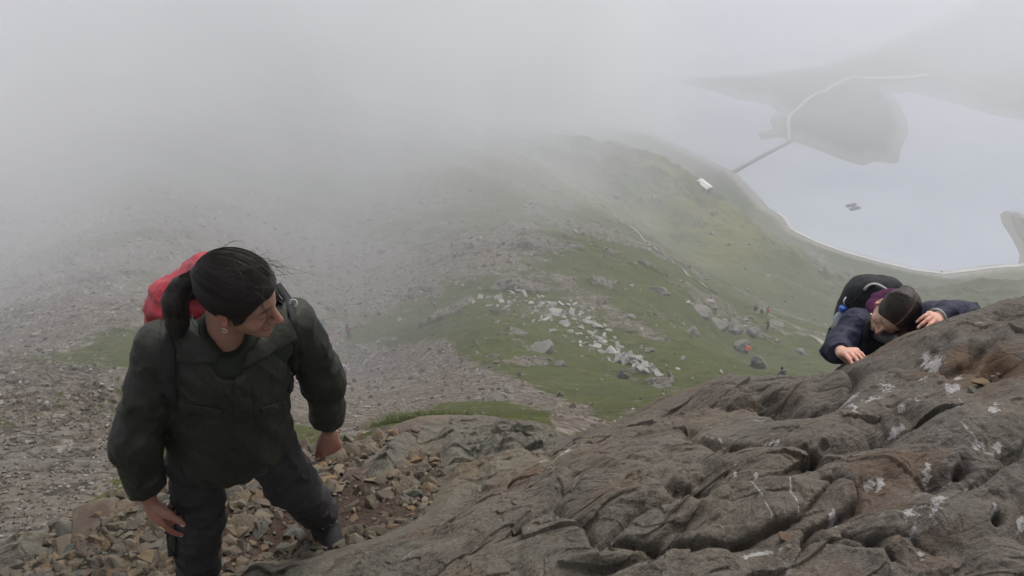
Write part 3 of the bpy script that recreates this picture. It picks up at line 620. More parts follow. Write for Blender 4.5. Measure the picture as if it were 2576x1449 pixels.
special = [  # label, u, v (2576 px reading), width px, flatness, colour stop
 ('big flat reddish-brown slab, largest loose rock beside the man\'s lowered hand', 243, 1318, 122, (1.15, .85, .45), .55, (.10, -.10, .35)),
 ('tall grey-brown block propped against the big reddish slab', 335, 1300, 52, (.8, .7, .9), .2, (.2, .3, .9)),
 ('pale wedge stone lying near the lip of the gully behind the sleeve', 290, 1243, 50, (1.3, .6, .4), .7, (0, .1, .5)),
 ('rounded grey-brown rock below the reddish slab at the gully rim', 178, 1385, 75, (.9, 1.0, .6), .2, (.1, .4, .2)),
 ('long pale flat rock just under the reddish slab', 200, 1352, 120, (1.4, .6, .3), .4, (.1, .1, -.2)),
 ('upright triangular brown stone below the lowered hand', 300, 1428, 62, (.8, .9, .8), .3, (.6, .2, .1)),
 ('thin shard leaning diagonally under the fingertips', 375, 1385, 95, (1.5, .45, .3), .3, (.3, .2, .6)),
 ('flat tan stone at the foot of the thin leaning shard', 340, 1400, 45, (1, .8, .4), .7, (.1, .1, 1.0)),
 ('large sandy triangular stone beyond the raised hand', 885, 1140, 46, (1.1, .8, .6), .25, (.5, .1, -.3)),
 ('orange-tinted oblong stone just right of the trouser thigh', 768, 1143, 30, (1.2, .6, .6), .95, (.3, .1, -.7)),
 ('pinkish pale stone perched on the rim next to the jacket hem', 757, 1128, 36, (1.1, .8, .6), .7, (.1, .2, .1)),
 ('light sandstone lump on the rim right of the raised hand', 888, 1103, 42, (1.1, .75, .8), .72, (.1, .1, .2)),
 ('reddish-brown squarish stone by the ledge grass', 1000, 1090, 26, (1, .8, .9), .99, (.2, .1, .2)),
 ('grey-green flat stone on bare soil between the boots', 665, 1300, 52, (1.2, .7, .35), .8, (.2, .2, .1)),
 ('pale grey pebble slab in the soil between the legs', 612, 1330, 34, (1.2, .6, .4), .4, (.1, .3, -.2)),
 ('mottled grey stone next to the boot heel', 733, 1340, 44, (.9, .8, .7), .8, (.2, .2, .4)),
 ('pinkish stone slab above the boot ankle', 885, 1200, 50, (1.1, .8, .5), .55, (.3, .2, .3)),
 ('largest tan pebble in the small gravel pocket on the ledge', 990, 1195, 34, (1, .8, .6), .7, (.1, .2, .3)),
 ('orange loose stone wedged in the hollow behind the upper slab', 2466, 967, 48, (1.2, .55, .6), .95, (.2, .3, .3)),
 ('brown stone behind the orange one in the slab hollow', 2500, 958, 32, (1, .7, .6), .1, (.5, .2, .3)),
 ('dark red-brown stone at the right end of the slab hollow', 2512, 948, 28, (1, .7, .8), .99, (.1, .2, .8)),
 ('small grey stone left of the orange one in the slab hollow', 2444, 985, 26, (1, .8, .7), .4, (.1, .2, .8)),
 ('long rust-coloured stone jammed in the crack near the bottom edge', 1976, 1357, 44, (1.5, .6, .6), .99, (.1, .2, -.15)),
 ('small tan pebble under the rust-coloured jammed stone', 1985, 1378, 20, (1.1, .8, .6), .7, (.4, .2, .5)),
 ('flat grey pebble resting in the crack of the left slab', 1612, 1185, 18, (1.2, .8, .5), .4, (.1, .1, .2)),
 ('pinkish boulder standing on the bright grass ledge', 1045, 1086, 24, (.9, .8, .9), .55, (.2, .1, .4))]
for i, (lab, u, v, wpx, sc, shade, rot) in enumerate(special):
    h = fhit(u * 1024 / 2576, v * 1024 / 2576)
    if h is None: continue
    d = h.y * CP - h.z * SP; size = wpx * 1024 / 2576 / FPX * d
    V, Fc = hull_stone(np.random.default_rng(900 + i), 17 + (i % 4), sc[2] * .7, sc[1])
    o = mesh_obj('stone', V * (size / (np.ptp(V[:, 0]))), Fc, MAT_STF, smooth=False, attrs=dict(shade=np.full(len(V), shade)))
    o.location = h + Vector((0, 0, size * .14)); o.rotation_euler = rot; tag(o, lab, 'stone')
def zone(u, v):
    if u < 118: return 'angular brown stone in the scree at the left rim of the gully'
    if u < 215 and v > 490: return 'angular brown stone in the scree below the lowered hand'
    if u < 215: return 'angular brown stone in the scree behind the lowered sleeve'
    if u < 305 and v > 470: return 'angular brown stone in the scree between the legs'
    if v > 485: return 'angular brown stone on the dark soil beside the planted boot'
    if u > 398: return 'angular brown stone in the small gravel pocket on the grey ledge'
    return 'angular brown stone in the scree under and beside the raised hand'
cand.sort(key=lambda c: -c[0] / (c[1].length))
for s, h, u, v in cand[:270]:
    put('stone', SM[R.integers(len(SM))], h + Vector((0, 0, s * .18)), s * 2.0, (R.normal() * .45, R.normal() * .45, R.uniform(0, 6.3)),
        zone(u, v), 'stone', 'loose scree stones in the gully')
def join_stones(name, lst, mat):
    Vs, Fs, Sh = [], [], []; n = 0
    for s, h in lst:
        V, Fc = SV[R.integers(len(SV))]; M = np.array(Euler((R.normal() * .6, R.normal() * .6, R.uniform(0, 6.3))).to_matrix())
        Vs.append((V * s * 2.0) @ M.T + np.array(h) + [0, 0, s * .15]); Fs.append(Fc + n); n += len(V); Sh.append(np.full(len(V), R.random()))
    return mesh_obj(name, np.concatenate(Vs), np.concatenate(Fs), mat, smooth=False, attrs=dict(shade=np.concatenate(Sh)))
tag(join_stones('gravel', [(c_[0], c_[1]) for c_ in cand[270:]], MAT_FINE), 'fine brown scree filling the gully between the larger stones', 'gravel', kind='stuff')

# ------------------------------------------------------------------ boulders of the slope below
band = D([(1225,752),(1300,762),(1370,778),(1430,800),(1470,835),(1520,870),(1580,905),(1620,925),(1655,942)]); bw = [26, 24, 26, 32, 26, 18, 11, 6, 4]
def boulders(n, gen, label, group, rs, emb=.2, me=BM_):
    k = 0; tries = 0
    while k < n and tries < n * 6:
        tries += 1; u, v, px = gen()
        h = ground_hit(u, v)
        if h is None or h.length < 8: continue
        d = h.y * CP - h.z * SP; s = px / FPX * d
        fl = rs.uniform(.5, 1.0)
        lb = label(u, v, px) if callable(label) else label
        put('boulder', me[rs.integers(len(me))], h + Vector((0, 0, s * emb * .5)), (s * 1.1, s * rs.uniform(.7, 1.1), s * fl), (rs.normal() * .3, rs.normal() * .3, rs.uniform(0, 6.3)), lb, 'boulder', group); k += 1
R2 = np.random.default_rng(11)
def g_band():
    t = R2.uniform(0, len(band) - 1.001); i = int(t); f = t - i; u = band[i][0] * (1 - f) + band[i + 1][0] * f; v = band[i][1] * (1 - f) + band[i + 1][1] * f; w_ = bw[i] * (1 - f) + bw[i + 1] * f
    return u + R2.uniform(-1, 1) * w_ * .75, v + R2.uniform(-1, 1) * w_ * .5, min(17, 5.8 * math.exp(R2.normal() * .45)) * (.75 if t < 2 else 1.15)
boulders(228, g_band, lambda u, v, px: ('large ' if px > 8 else 'middling ' if px > 4.5 else 'small ') + 'pale block ' + ('at the hazy upper end of the white boulder tongue' if u < 545 else 'in the dense middle of the white boulder tongue' if u < 615 else 'at the lower end of the white boulder tongue'), 'white boulder field', R2)
def g_right():
    while True:
        u, v = R2.uniform(560, 850), R2.uniform(285, 385)
        if v > 250 + (u - 480) * .16: return u, v, min(11, 3.0 * math.exp(R2.normal() * .6))
boulders(34, g_right, 'weathered grey rock lying on the green slope between boulder tongue and hikers', 'scattered rocks on the green slope', R2)
def g_low():
    return R2.uniform(330, 640), R2.uniform(372, 430), min(10, 3.2 * math.exp(R2.normal() * .55))
boulders(22, g_low, 'dull grey rock on the brown gravel and grass just below the ledge', 'rocks below the ledge', R2, me=SM)
def g_up():
    return R2.uniform(270, 700), R2.uniform(215, 330), min(7, 2.2 * math.exp(R2.normal() * .5))
boulders(10, g_up, 'faint pale rock showing through the mist on the middle slope', 'rocks in the thin mist', R2)

# small debris scattered over the slope: nobody could count it
def tiny(r):
    pts = r.normal(size=(9, 3)); pts /= np.linalg.norm(pts, axis=1)[:, None]; pts = pts * [.5, .4, .28]; bm = bmesh.new(); vs = [bm.verts.new(p) for p in pts]
    g = bmesh.ops.convex_hull(bm, input=vs); bmesh.ops.delete(bm, geom=list({e for e in g['geom_unused'] + g['geom_interior'] if isinstance(e, bmesh.types.BMVert)}), context='VERTS')
    bm.verts.index_update(); V = np.array([v.co[:] for v in bm.verts]); F = np.array([[v.index for v in f.verts] for f in bm.faces]); bm.free(); return V, F
TV = [tiny(np.random.default_rng(500 + i)) for i in range(10)]
R4 = np.random.default_rng(31); Vs, Fs, Sh, n, k = [], [], [], 0, 0
iu = lambda arr, r, a: arr[min(np.searchsorted(lr, math.log(r)), len(lr) - 1), min(np.searchsorted(az, a), len(az) - 1)]
for _ in range(46000):
    u, v = R4.uniform(-20, 1040), R4.uniform(190, 560)
    if u > 660 and v > 400: continue
    if v > 450 and u > 140: continue
    h = ground_hit(u, v); r = math.hypot(h.x, h.y)
    if r < 5.5 or r > 260: continue
    a = math.atan2(h.x, h.y); w_ = max(iu(grav, r, a), iu(rock, r, a) * .35); w_ = .05 + .95 * w_ if r > 12 else .05 + .5 * w_
    if R4.random() > w_: continue
    d = h.y * CP - h.z * SP; s = min(6, 1.35 * math.exp(R4.normal() * .65)) / FPX * d; s = max(s, .04)
    V, Fc = TV[R4.integers(10)]; M = np.array(Euler((R4.normal() * .4, R4.normal() * .4, R4.uniform(0, 6.3))).to_matrix())
    Vs.append((V * s * 1.6) @ M.T + np.array(h) + [0, 0, s * .15]); Fs.append(Fc + n); n += len(V); Sh.append(np.full(len(V), R4.random())); k += 1
tag(mesh_obj('scree', np.concatenate(Vs), np.concatenate(Fs), MAT_SLOPE, smooth=False, attrs=dict(shade=np.concatenate(Sh))), 'broken stone debris scattered over the whole slope', 'scree', kind='stuff'); print('debris', k)

# ================================================================== FIGURES: distance fields turned into one continuous skin
def smin(a, b, k):
    h = np.clip(.5 + .5 * (b - a) / k, 0, 1); return b + (a - b) * h - k * h * (1 - h)
def smax(a, b, k): return -smin(-a, -b, k)
V3 = lambda *a: np.array(a, float)
def cap(p, a, b, ra, rb, fl=None, f=1.0):
    """tapered limb from a to b; fl = axis along which it is flattened by factor f"""
    a = np.asarray(a); b = np.asarray(b); ab = b - a; L = ab @ ab + 1e-12
    t = np.clip((p - a) @ ab / L, 0, 1); q = p - a - t[:, None] * ab
    r = ra + (rb - ra) * t
    if fl is not None:
        n = np.asarray(fl, float); n = n / np.linalg.norm(n); c = q @ n; q = q + np.outer(c * (1 / f - 1), n)
        return (np.linalg.norm(q, axis=1) - r) * min(1, (1 + f) / 2)
    return np.linalg.norm(q, axis=1) - r
def ell(p, c, R, r):
    """ellipsoid: centre c, axes = rows of R, radii r"""
    q = (p - c) @ np.asarray(R).T / np.asarray(r); k = np.linalg.norm(q, axis=1)
    g = np.linalg.norm(q / np.asarray(r), axis=1) + 1e-9
    return k * (k - 1) / g
def chain(p, pts, rs, k=.02, fl=None, f=1.0):
    d = None
    for i in range(len(pts) - 1):
        c = cap(p, pts[i], pts[i + 1], rs[i], rs[i + 1], fl, f); d = c if d is None else smin(d, c, k)
    return d
def sdf_mesh(fn, lo, hi, h, pad=.03):
    lo = np.asarray(lo) - pad; hi = np.asarray(hi) + pad; B = 8
    n = ((hi - lo) / h / B).astype(int) + 1; N = n * B + 1
    ax = [lo[i] + h * np.arange(N[i]) for i in range(3)]
    val = np.full(N, 1.0, np.float32)
    cb = np.stack(np.meshgrid(*[lo[i] + h * (np.arange(n[i]) * B + B / 2) for i in range(3)], indexing='ij'), -1).reshape(-1, 3)
    dc = fn(cb); idx = np.stack(np.unravel_index(np.arange(len(cb)), n), -1)
    val_c = dc.reshape(n); 
    inner = np.repeat(np.repeat(np.repeat(val_c, B, 0), B, 1), B, 2); val[:-1, :-1, :-1] = np.where(inner < 0, -1, 1)
    act = np.abs(dc) < h * B * 1.35
    ii = idx[act]; off = np.stack(np.meshgrid(*[np.arange(B + 1)] * 3, indexing='ij'), -1).reshape(-1, 3)
    for s in range(0, len(ii), 160):
        g = (ii[s:s + 160, None, :] * B + off[None]).reshape(-1, 3)
        pts = lo + h * g; val[g[:, 0], g[:, 1], g[:, 2]] = fn(pts)
    # surface nets
    neg = val < 0; c = neg[:-1, :-1, :-1].astype(np.int8)
    S = sum(neg[a:N[0] - 1 + a, b:N[1] - 1 + b, d:N[2] - 1 + d].astype(np.int8) for a in (0, 1) for b in (0, 1) for d in (0, 1))
    cell = np.argwhere((S > 0) & (S < 8)); vid = np.full(N - 1, -1, np.int64); vid[tuple(cell.T)] = np.arange(len(cell))
    acc = np.zeros((len(cell), 3)); cnt = np.zeros(len(cell))
    cor = [(a, b, d) for a in (0, 1) for b in (0, 1) for d in (0, 1)]
    for a in cor:
        for axi in range(3):
            if a[axi]: continue
            b = list(a); b[axi] = 1
            va = val[tuple((cell + a).T)]; vb = val[tuple((cell + b).T)]; k = (va < 0) != (vb < 0)
            t = np.where(k, va / (va - vb + 1e-20), 0); q = np.tile(np.array(a, float), (len(cell), 1)); q[:, axi] = t
            acc[k] += q[k]; cnt[k] += 1
    V = lo + h * (cell + acc / np.maximum(cnt, 1)[:, None])
    Fs = []
    for axi in range(3):
        o = [0, 1, 2]; o.remove(axi); b, c2 = o
        sl0 = [slice(None)] * 3; sl1 = [slice(None)] * 3; sl0[axi] = slice(0, -1); sl1[axi] = slice(1, None)
        e = np.argwhere(neg[tuple(sl0)] != neg[tuple(sl1)]); e = e[(e[:, b] > 0) & (e[:, c2] > 0) & (e[:, b] < N[b] - 1) & (e[:, c2] < N[c2] - 1)]
        s0 = neg[tuple(e.T)]; g = lambda db, dc: (lambda q: vid[tuple(q.T)])(e - np.eye(3, dtype=int)[b] * db - np.eye(3, dtype=int)[c2] * dc)
        q = np.stack([g(0, 0), g(1, 0), g(1, 1), g(0, 1)], 1)
        flip = s0 if axi != 1 else ~s0
        q = np.where(flip[:, None], q, q[:, ::-1]); Fs.append(q[(q >= 0).all(1)])
    return V, np.concatenate(Fs)
def unit(v): v = np.asarray(v, float); return v / np.linalg.norm(v)
def frame(f, u):
    """rows: forward, left, up"""
    f = unit(f); l = unit(np.cross(u, f)); return np.array([f, l, np.cross(f, l)])
def bone(par, u, v, L, far=True, dm=0):
    """child joint on the sight line (u, v) at distance L from the parent joint"""
    r = P(u, v, 1.0); r2 = r @ r; b = par @ r; c = par @ par - L * L; disc = b * b - r2 * c
    d = b / r2 if disc < 0 else (b + (1 if far else -1) * math.sqrt(disc)) / r2
    return P(u, v, d)

# ---- head in its own frame, x forward, y left, z up; about 0.24 m tall, origin at ear height between the ears
def head_sdf(q, sex=0):
    d = ell(q, V3(-.008, 0, .048), np.eye(3), (.099, .077, .088))                      # skull
    d = smin(d, ell(q, V3(.030, 0, -.005), np.eye(3), (.066, .062, .085)), .03)         # face mass
    d = smin(d, cap(q, V3(.020, 0, -.060), V3(.070, 0, -.088), .045, .020), .03)        # jaw
    d = smin(d, cap(q, V3(.010, .048, -.030), V3(.070, .012, -.090), .018, .014), .022); d = smin(d, cap(q, V3(.010, -.048, -.030), V3(.070, -.012, -.090), .018, .014), .022)
    d = smin(d, ell(q, V3(.082, 0, -.092), np.eye(3), (.017, .021, .014)), .014)        # chin
    for s in (1, -1):
        d = smin(d, cap(q, V3(.083, .010 * s, .032), V3(.072, .045 * s, .028), .009, .008), .012)      # brow
        d = smax(d, -ell(q, V3(.100, .031 * s, .012), np.eye(3), (.020, .017, .011)), .010)            # eye socket
        d = smin(d, ell(q, V3(.079, .031 * s, .011), np.eye(3), (.0125, .0125, .0115)), .003)          # eyeball and lid
        d = smin(d, cap(q, V3(.088, .022 * s, .017), V3(.080, .044 * s, .013), .0035, .003), .003)     # upper lid
        d = smin(d, ell(q, V3(.066, .045 * s, -.022), np.eye(3), (.020, .018, .018)), .022)            # cheek
        d = smin(d, ell(q, V3(.104, .011 * s, -.030), np.eye(3), (.010, .0075, .0075)), .007)          # nostril wing
        d = smax(d, -ell(q, V3(.108, .0075 * s, -.038), np.eye(3), (.006, .0035, .004)), .003)
        # ear
        e = ell(q, V3(-.006, .079 * s, .000), np.array([[.95, .25 * s, .15], [-.25 * s, .96, 0], [-.15, 0, .99]]), (.0185, .0075, .032))
        e = smax(e, -ell(q, V3(-.003, .087 * s, .004), np.eye(3), (.0115, .0085, .021)), .004)
        e = smin(e, ell(q, V3(.004, .078 * s, -.026), np.eye(3), (.008, .006, .009)), .006)
        d = smin(d, e, .006)
    d = smin(d, cap(q, V3(.089, 0, .026), V3(.118, 0, -.023), .0085, .0105), .010)      # nose bridge
    d = smin(d, ell(q, V3(.1175, 0, -.026), np.eye(3), (.0115, .0105, .0095)), .007)    # tip
    d = smin(d, ell(q, V3(.090, 0, -.055), np.eye(3), (.013, .026, .016)), .012)        # muzzle
    d = smin(d, cap(q, V3(.1015, .009, -.0525), V3(.0905, .024, -.0575), .0045, .002), .004); d = smin(d, cap(q, V3(.1015, -.009, -.0525), V3(.0905, -.024, -.0575), .0045, .002), .004)
    d = smin(d, cap(q, V3(.1015, .007, -.0525), V3(.1015, -.007, -.0525), .0045, .0045), .003)
    d = smin(d, cap(q, V3(.0985, .012, -.0655), V3(.0985, -.012, -.0655), .0055, .0055), .005)
    d = smax(d, -cap(q, V3(.107, .014, -.0592), V3(.107, -.014, -.0592), .0018, .0018), .002)
    return d
# ---- a hand: wrist w, direction of the metacarpals f, back-of-hand normal n, thumb side t (f x n based); curls per finger
def hand_pts(w, f, n, side, curls, sc=1.0, spread=1.0, tc=(.35, .3), tdir=None, bend_in=0.0):
    f = unit(f); n = unit(n - f * (n @ f)); t = np.cross(n, f) * side        # towards the thumb
    lens = [(.040, .026, .021), (.045, .029, .022), (.041, .027, .021), (.032, .021, .019)]; off = [.028, .009, -.010, -.028]; kn = [.086, .089, .084, .076]
    out = []
    for i in range(4):
        k = w + f * kn[i] * sc + t * off[i] * sc; a = 0; d0 = unit(f + t * off[i] * 4.0 * spread); pts = [k]; p_ = k
        cs = curls[i]
        for j, L in enumerate(lens[i]):
            a += cs[j] if hasattr(cs, '__len__') else cs
            dv = d0 * math.cos(a) - n * math.sin(a); p_ = p_ + dv * L * sc; pts.append(p_)
        out.append((pts, [.0092 * sc, .0086 * sc, .0078 * sc, .0064 * sc] if i < 3 else [.008 * sc, .0075 * sc, .0068 * sc, .0056 * sc]))
    tb = w + f * .022 * sc + t * .022 * sc - n * .004; td = unit(f * .72 + t * .62 - n * .28) if tdir is None else unit(tdir); m_ = tb + td * .040 * sc
    a1 = unit(td + f * tc[0] - n * .1); e1 = m_ + a1 * .034 * sc; a2 = unit(a1 + f * tc[1] - t * .15); e2 = e1 + a2 * .026 * sc
    out.append(([tb, m_, e1, e2], [.015 * sc, .0115 * sc, .0098 * sc, .0080 * sc]))
    return dict(w=w, f=f, n=n, t=t, fingers=out, sc=sc)
def hand_sdf(p, H):
    w, f, n, t, sc = H['w'], H['f'], H['n'], H['t'], H['sc']
    d = cap(p, w + f * .012, w + f * .060 * sc, .030 * sc, .036 * sc, n, .48)
    for i in range(4):
        pts, rs = H['fingers'][i]; d = smin(d, cap(p, w + f * .01, pts[0], .014 * sc, .0115 * sc), .010)
    th = H['fingers'][4]
    for pts, rs in H['fingers']:
        fd = None
        for j in range(3):
            c = cap(p, pts[j], pts[j + 1], rs[j], rs[j + 1]); fd = c if fd is None else smin(fd, c, .003)
        fd = np.minimum(fd, np.linalg.norm(p - pts[1], axis=1) - rs[1] * 1.08)
        d = smin(d, fd, .0055)
    d = smin(d, cap(p, w + f * .01 + t * .012 * sc, th[0][1], .017 * sc, .012 * sc), .012)
    return d
def near_eval(d, p, c, r, fn, k=.006):
    """smooth-add an expensive piece only where it matters"""
    m_ = np.linalg.norm(p - c, axis=1) < r
    if m_.any(): d = d.copy(); d[m_] = smin(d[m_], fn(p[m_]), k)
    return d
def folds(p, a, b, amp, wl=.05, seed=1):
    """cloth folds running round a limb a-b"""
    a = np.asarray(a); ax = unit(np.asarray(b) - a); t = (p - a) @ ax; q = p - a - t[:, None] * ax
    s = np.stack([t / wl, (q[:, 0] + q[:, 1]) / .11, (q[:, 2] - q[:, 0]) / .11], 1) + fbm3(p / .09, 2, seed + 4)[:, None] * .9
    return 1.5 * amp * (np.abs(noise3(s, seed)) ** .8) - .5 * amp
def hairtuft(name, strands, mat, parent, r=.0006):
    V = []; F = []
    for pts in strands:
        pts = [np.asarray(q) for q in pts]
        b0 = len(V)
        for i, q in enumerate(pts):
            t = unit(pts[min(i + 1, len(pts) - 1)] - pts[max(i - 1, 0)]); s = unit(np.cross(t, (0.3, .5, .8))); u2 = np.cross(t, s); rr = r * (1 - .75 * i / (len(pts) - 1))
            for a in (0, 2.1, 4.2): V.append(q + (s * math.cos(a) + u2 * math.sin(a)) * rr)
        for i in range(len(pts) - 1):
            for e in range(3): F.append((b0 + 3 * i + e, b0 + 3 * i + (e + 1) % 3, b0 + 3 * i + 3 + (e + 1) % 3, b0 + 3 * i + 3 + e))
    return mesh_obj(name, V, np.array(F), mat, parent)

# ---- materials
def skin_mat(name, base, red):
    m = NT(name); oc = m.obj(); r = m.attr('blush').outputs['Fac']; hr = m.attr('hairy').outputs['Fac']; n = m.noise(90, 4, .6, oc)
    c = m.mix(m.math('MULTIPLY', r, 1.0), base, red); c = m.mix(m.mapr(n, .35, .65, 0, .25), c, tuple(x * .7 for x in red)); c = m.mix(hr, c, (.028, .018, .013)); c = m.mix(m.attr('nail').outputs['Fac'], c, (.62, .42, .36))
    return m.bsdf(c, .58, m.bump(m.math('ADD', n, m.noise(400, 2, .5, oc)), .25, .002), spec=.45, Subsurface_Weight=.15, Subsurface_Radius=(.012, .005, .003), Subsurface_Scale=.6)
def cloth_mat(name, c1, c2, rough=.8, weave=500, bs=.25, fold=None, sheen=.0, spec=.25):
    m = NT(name); oc = m.obj(); n = m.noise(6, 5, .65, oc); w_ = m.noise(weave, 2, .6, oc); f2 = m.noise(22, 4, .6, m.scale(oc, (1, 1, .55)), .15)
    c = m.mix(m.mapr(n, .3, .7), c1, c2); c = m.mix(m.mapr(w_, .3, .7, 0, .3), c, tuple(x * 1.9 for x in c2))
    h = m.math('ADD', m.math('MULTIPLY', f2, 1.0), m.math('MULTIPLY', w_, .06))
    return m.bsdf(c, rough, m.bump(h, bs, .02), spec=spec, Sheen_Weight=sheen)
def hair_mat(name, c1, c2, vecattr='hv'):
    m = NT(name); pa = m.attr('part').outputs['Fac']; at = m.attr(vecattr).outputs['Vector']; s = m.scale(at, (3.0, 420, 420)); n = m.noise(1.0, 5, .75, s); n2 = m.noise(1.0, 3, .6, m.scale(at, (3, 25, 25)))
    c = m.mix(m.mapr(n, .3, .7), c1, c2); c = m.mix(pa, c, (.16, .10, .075))
    return m.bsdf(c, .5, m.bump(m.math('ADD', n, m.math('MULTIPLY', n2, 1.0)), .55, .003), spec=.25)
MAT_SKIN = skin_mat('weathered_skin', (.27, .150, .105), (.30, .105, .075)); MAT_SKIN2 = skin_mat('fair_skin', (.52, .33, .245), (.50, .235, .17))
MAT_JACKET = cloth_mat('olive_jacket', (.0105, .011, .0075), (.018, .019, .0135), .62, 700, .5, spec=.3); MAT_TROUS = cloth_mat('grey_trousers', (.018, .0165, .0165), (.028, .026, .026), .85, 600, .5)
MAT_SHIRT = cloth_mat('green_shirt', (.010, .014, .009), (.016, .020, .013), .9, 500, .2); MAT_BLACK = cloth_mat('black_webbing', (.008, .008, .009), (.014, .014, .015), .7, 300, .3)
MAT_BOOT = cloth_mat('boot_leather', (.012, .012, .013), (.018, .018, .020), .8, 120, .3, spec=.15); MAT_RED = cloth_mat('red_cover', (.20, .010, .018), (.27, .017, .027), .5, 600, .5, spec=.4)
MAT_HAIR = hair_mat('dark_hair', (.004, .003, .003), (.017, .011, .009)); MAT_HAIR2 = hair_mat('brown_hair', (.014, .008, .006), (.040, .024, .017))
m = NT('hair_strand'); MAT_STRAND = m.bsdf((.016, .0105, .0085), .6, None, .3)  # glints of the man's dark hair are put into this lighter colour
m = NT('silver_ring'); MAT_METAL = m.bsdf((.6, .6, .62), .3, None, .5, Metallic=1.0)
m = NT('brass_stud'); MAT_BRASS = m.bsdf((.30, .16, .06), .4, None, .5, Metallic=1.0)
m = NT('worn_patch'); MAT_WORN = m.bsdf(m.mix(m.mapr(m.noise(60, 4, .7, m.obj()), .5, .6), (.03, .034, .025), (.22, .22, .2)), .7)
MAT_NAVY = cloth_mat('navy_jacket', (.0035, .0045, .016), (.006, .008, .026), .6, 600, .6, spec=.25); MAT_PACK = cloth_mat('black_pack', (.009, .010, .012), (.016, .017, .020), .75, 250, .4)
MAT_GREYW = cloth_mat('grey_webbing', (.20, .21, .20), (.28, .29, .28), .8, 300, .3); MAT_PURPLE = cloth_mat('plum_scarf', (.035, .007, .026), (.055, .010, .040), .9, 300, .4)
MAT_LINER = cloth_mat('speckled_liner', (.13, .12, .12), (.19, .18, .175), .9, 90, .2)
print('materials done')

# ================================================================== THE MAN
q = lambda u, v: (u * 1024 / 2576, v * 1024 / 2576)
hc = P(*q(600, 752), 2.17)                                 # between the ears
hf = unit(V3(.93, -.22, -.28)); HR = frame(hf, V3(.31, -.14, .94)); HM = .94
neck = P(*q(563, 852), 2.29)
shR = P(*q(398, 872), 2.27); shL = P(*q(738, 808), 2.44)
elR = bone(shR, *q(345, 1112), .32); wrR = bone(elR, *q(372, 1248), .27, far=True)
elL = bone(shL, *q(812, 945), .30); wrL = bone(elL, *q(826, 1075), .26)
pel = P(*q(578, 1085), 2.62); hipR = P(*q(492, 1110), 2.57); hipL = P(*q(660, 1098), 2.68)
knR = bone(hipR, *q(499, 1317), .43, far=True); anR = P(*q(495, 1540), 3.16)
anL = P(*q(802, 1286), 3.35); knL = P(*q(735, 1215), 2.92)
up = unit(neck - pel); left = unit(shL - shR); left = unit(left - up * (left @ up)); front = np.cross(left, up)
print('man thigh', np.linalg.norm(knL - hipL), 'shin', np.linalg.norm(anL - knL), 'R', anR, knR, hipR, 'front', front)
arms = [(shR, elR, wrR), (shL, elL, wrL)]
HRt = hand_pts(wrR + unit(wrR - elR) * .022, V3(.10, -.18, -1), V3(-.55, -.83, .1), 1, [(.22, .25, .15), (.75, .5, .3), (.85, .6, .4), (.9, .7, .4)], 1.0, tc=(.1, .35))
HLt = hand_pts(wrL + unit(wrL - elL) * .030, V3(-.05, -.10, -1), V3(.45, -.88, .15), -1, [(.5, .45, .3), (.9, .8, .5), (1.0, .9, .5), (1.0, .9, .6)], 1.0, tc=(.05, .4), tdir=(-.35, -.15, -.95))
toeL = unit(V3(.55, -.83, 0)); toeR = unit(V3(-.1, -1, 0))
def body_fn(p):
    d = smin(cap(p, neck - up * .15, pel + up * .05, .12, .12, front, .60), cap(p, shR - up * .02, shL - up * .02, .042, .042), .04)
    nb = hc + HR.T @ V3(-.026, 0, -.050); d = smin(d, cap(p, neck - up * .06 - front * .01, nb, .060, .053), .025)
    for s, e, w_ in arms: d = smin(d, smin(cap(p, s, e, .048, .038), cap(p, e, w_, .038, .026), .02), .02)
    for h_, k_, a_, t_ in ((hipR, knR, anR, toeR), (hipL, knL, anL, toeL)):
        d = smin(d, smin(cap(p, h_, k_, .075, .052), cap(p, k_, a_, .05, .036), .02), .03); d = smin(d, cap(p, a_ - [0, 0, .035], a_ + t_ * .14 - [0, 0, .065], .035, .028), .02)
    d = near_eval(d, p, hc, .2, lambda x: head_sdf((x - hc) @ HR.T / HM) * HM, .018)
    for H in (HRt, HLt): d = near_eval(d, p, H['w'] + H['f'] * .08, .17, lambda x: hand_sdf(x, H), .012)
    return d
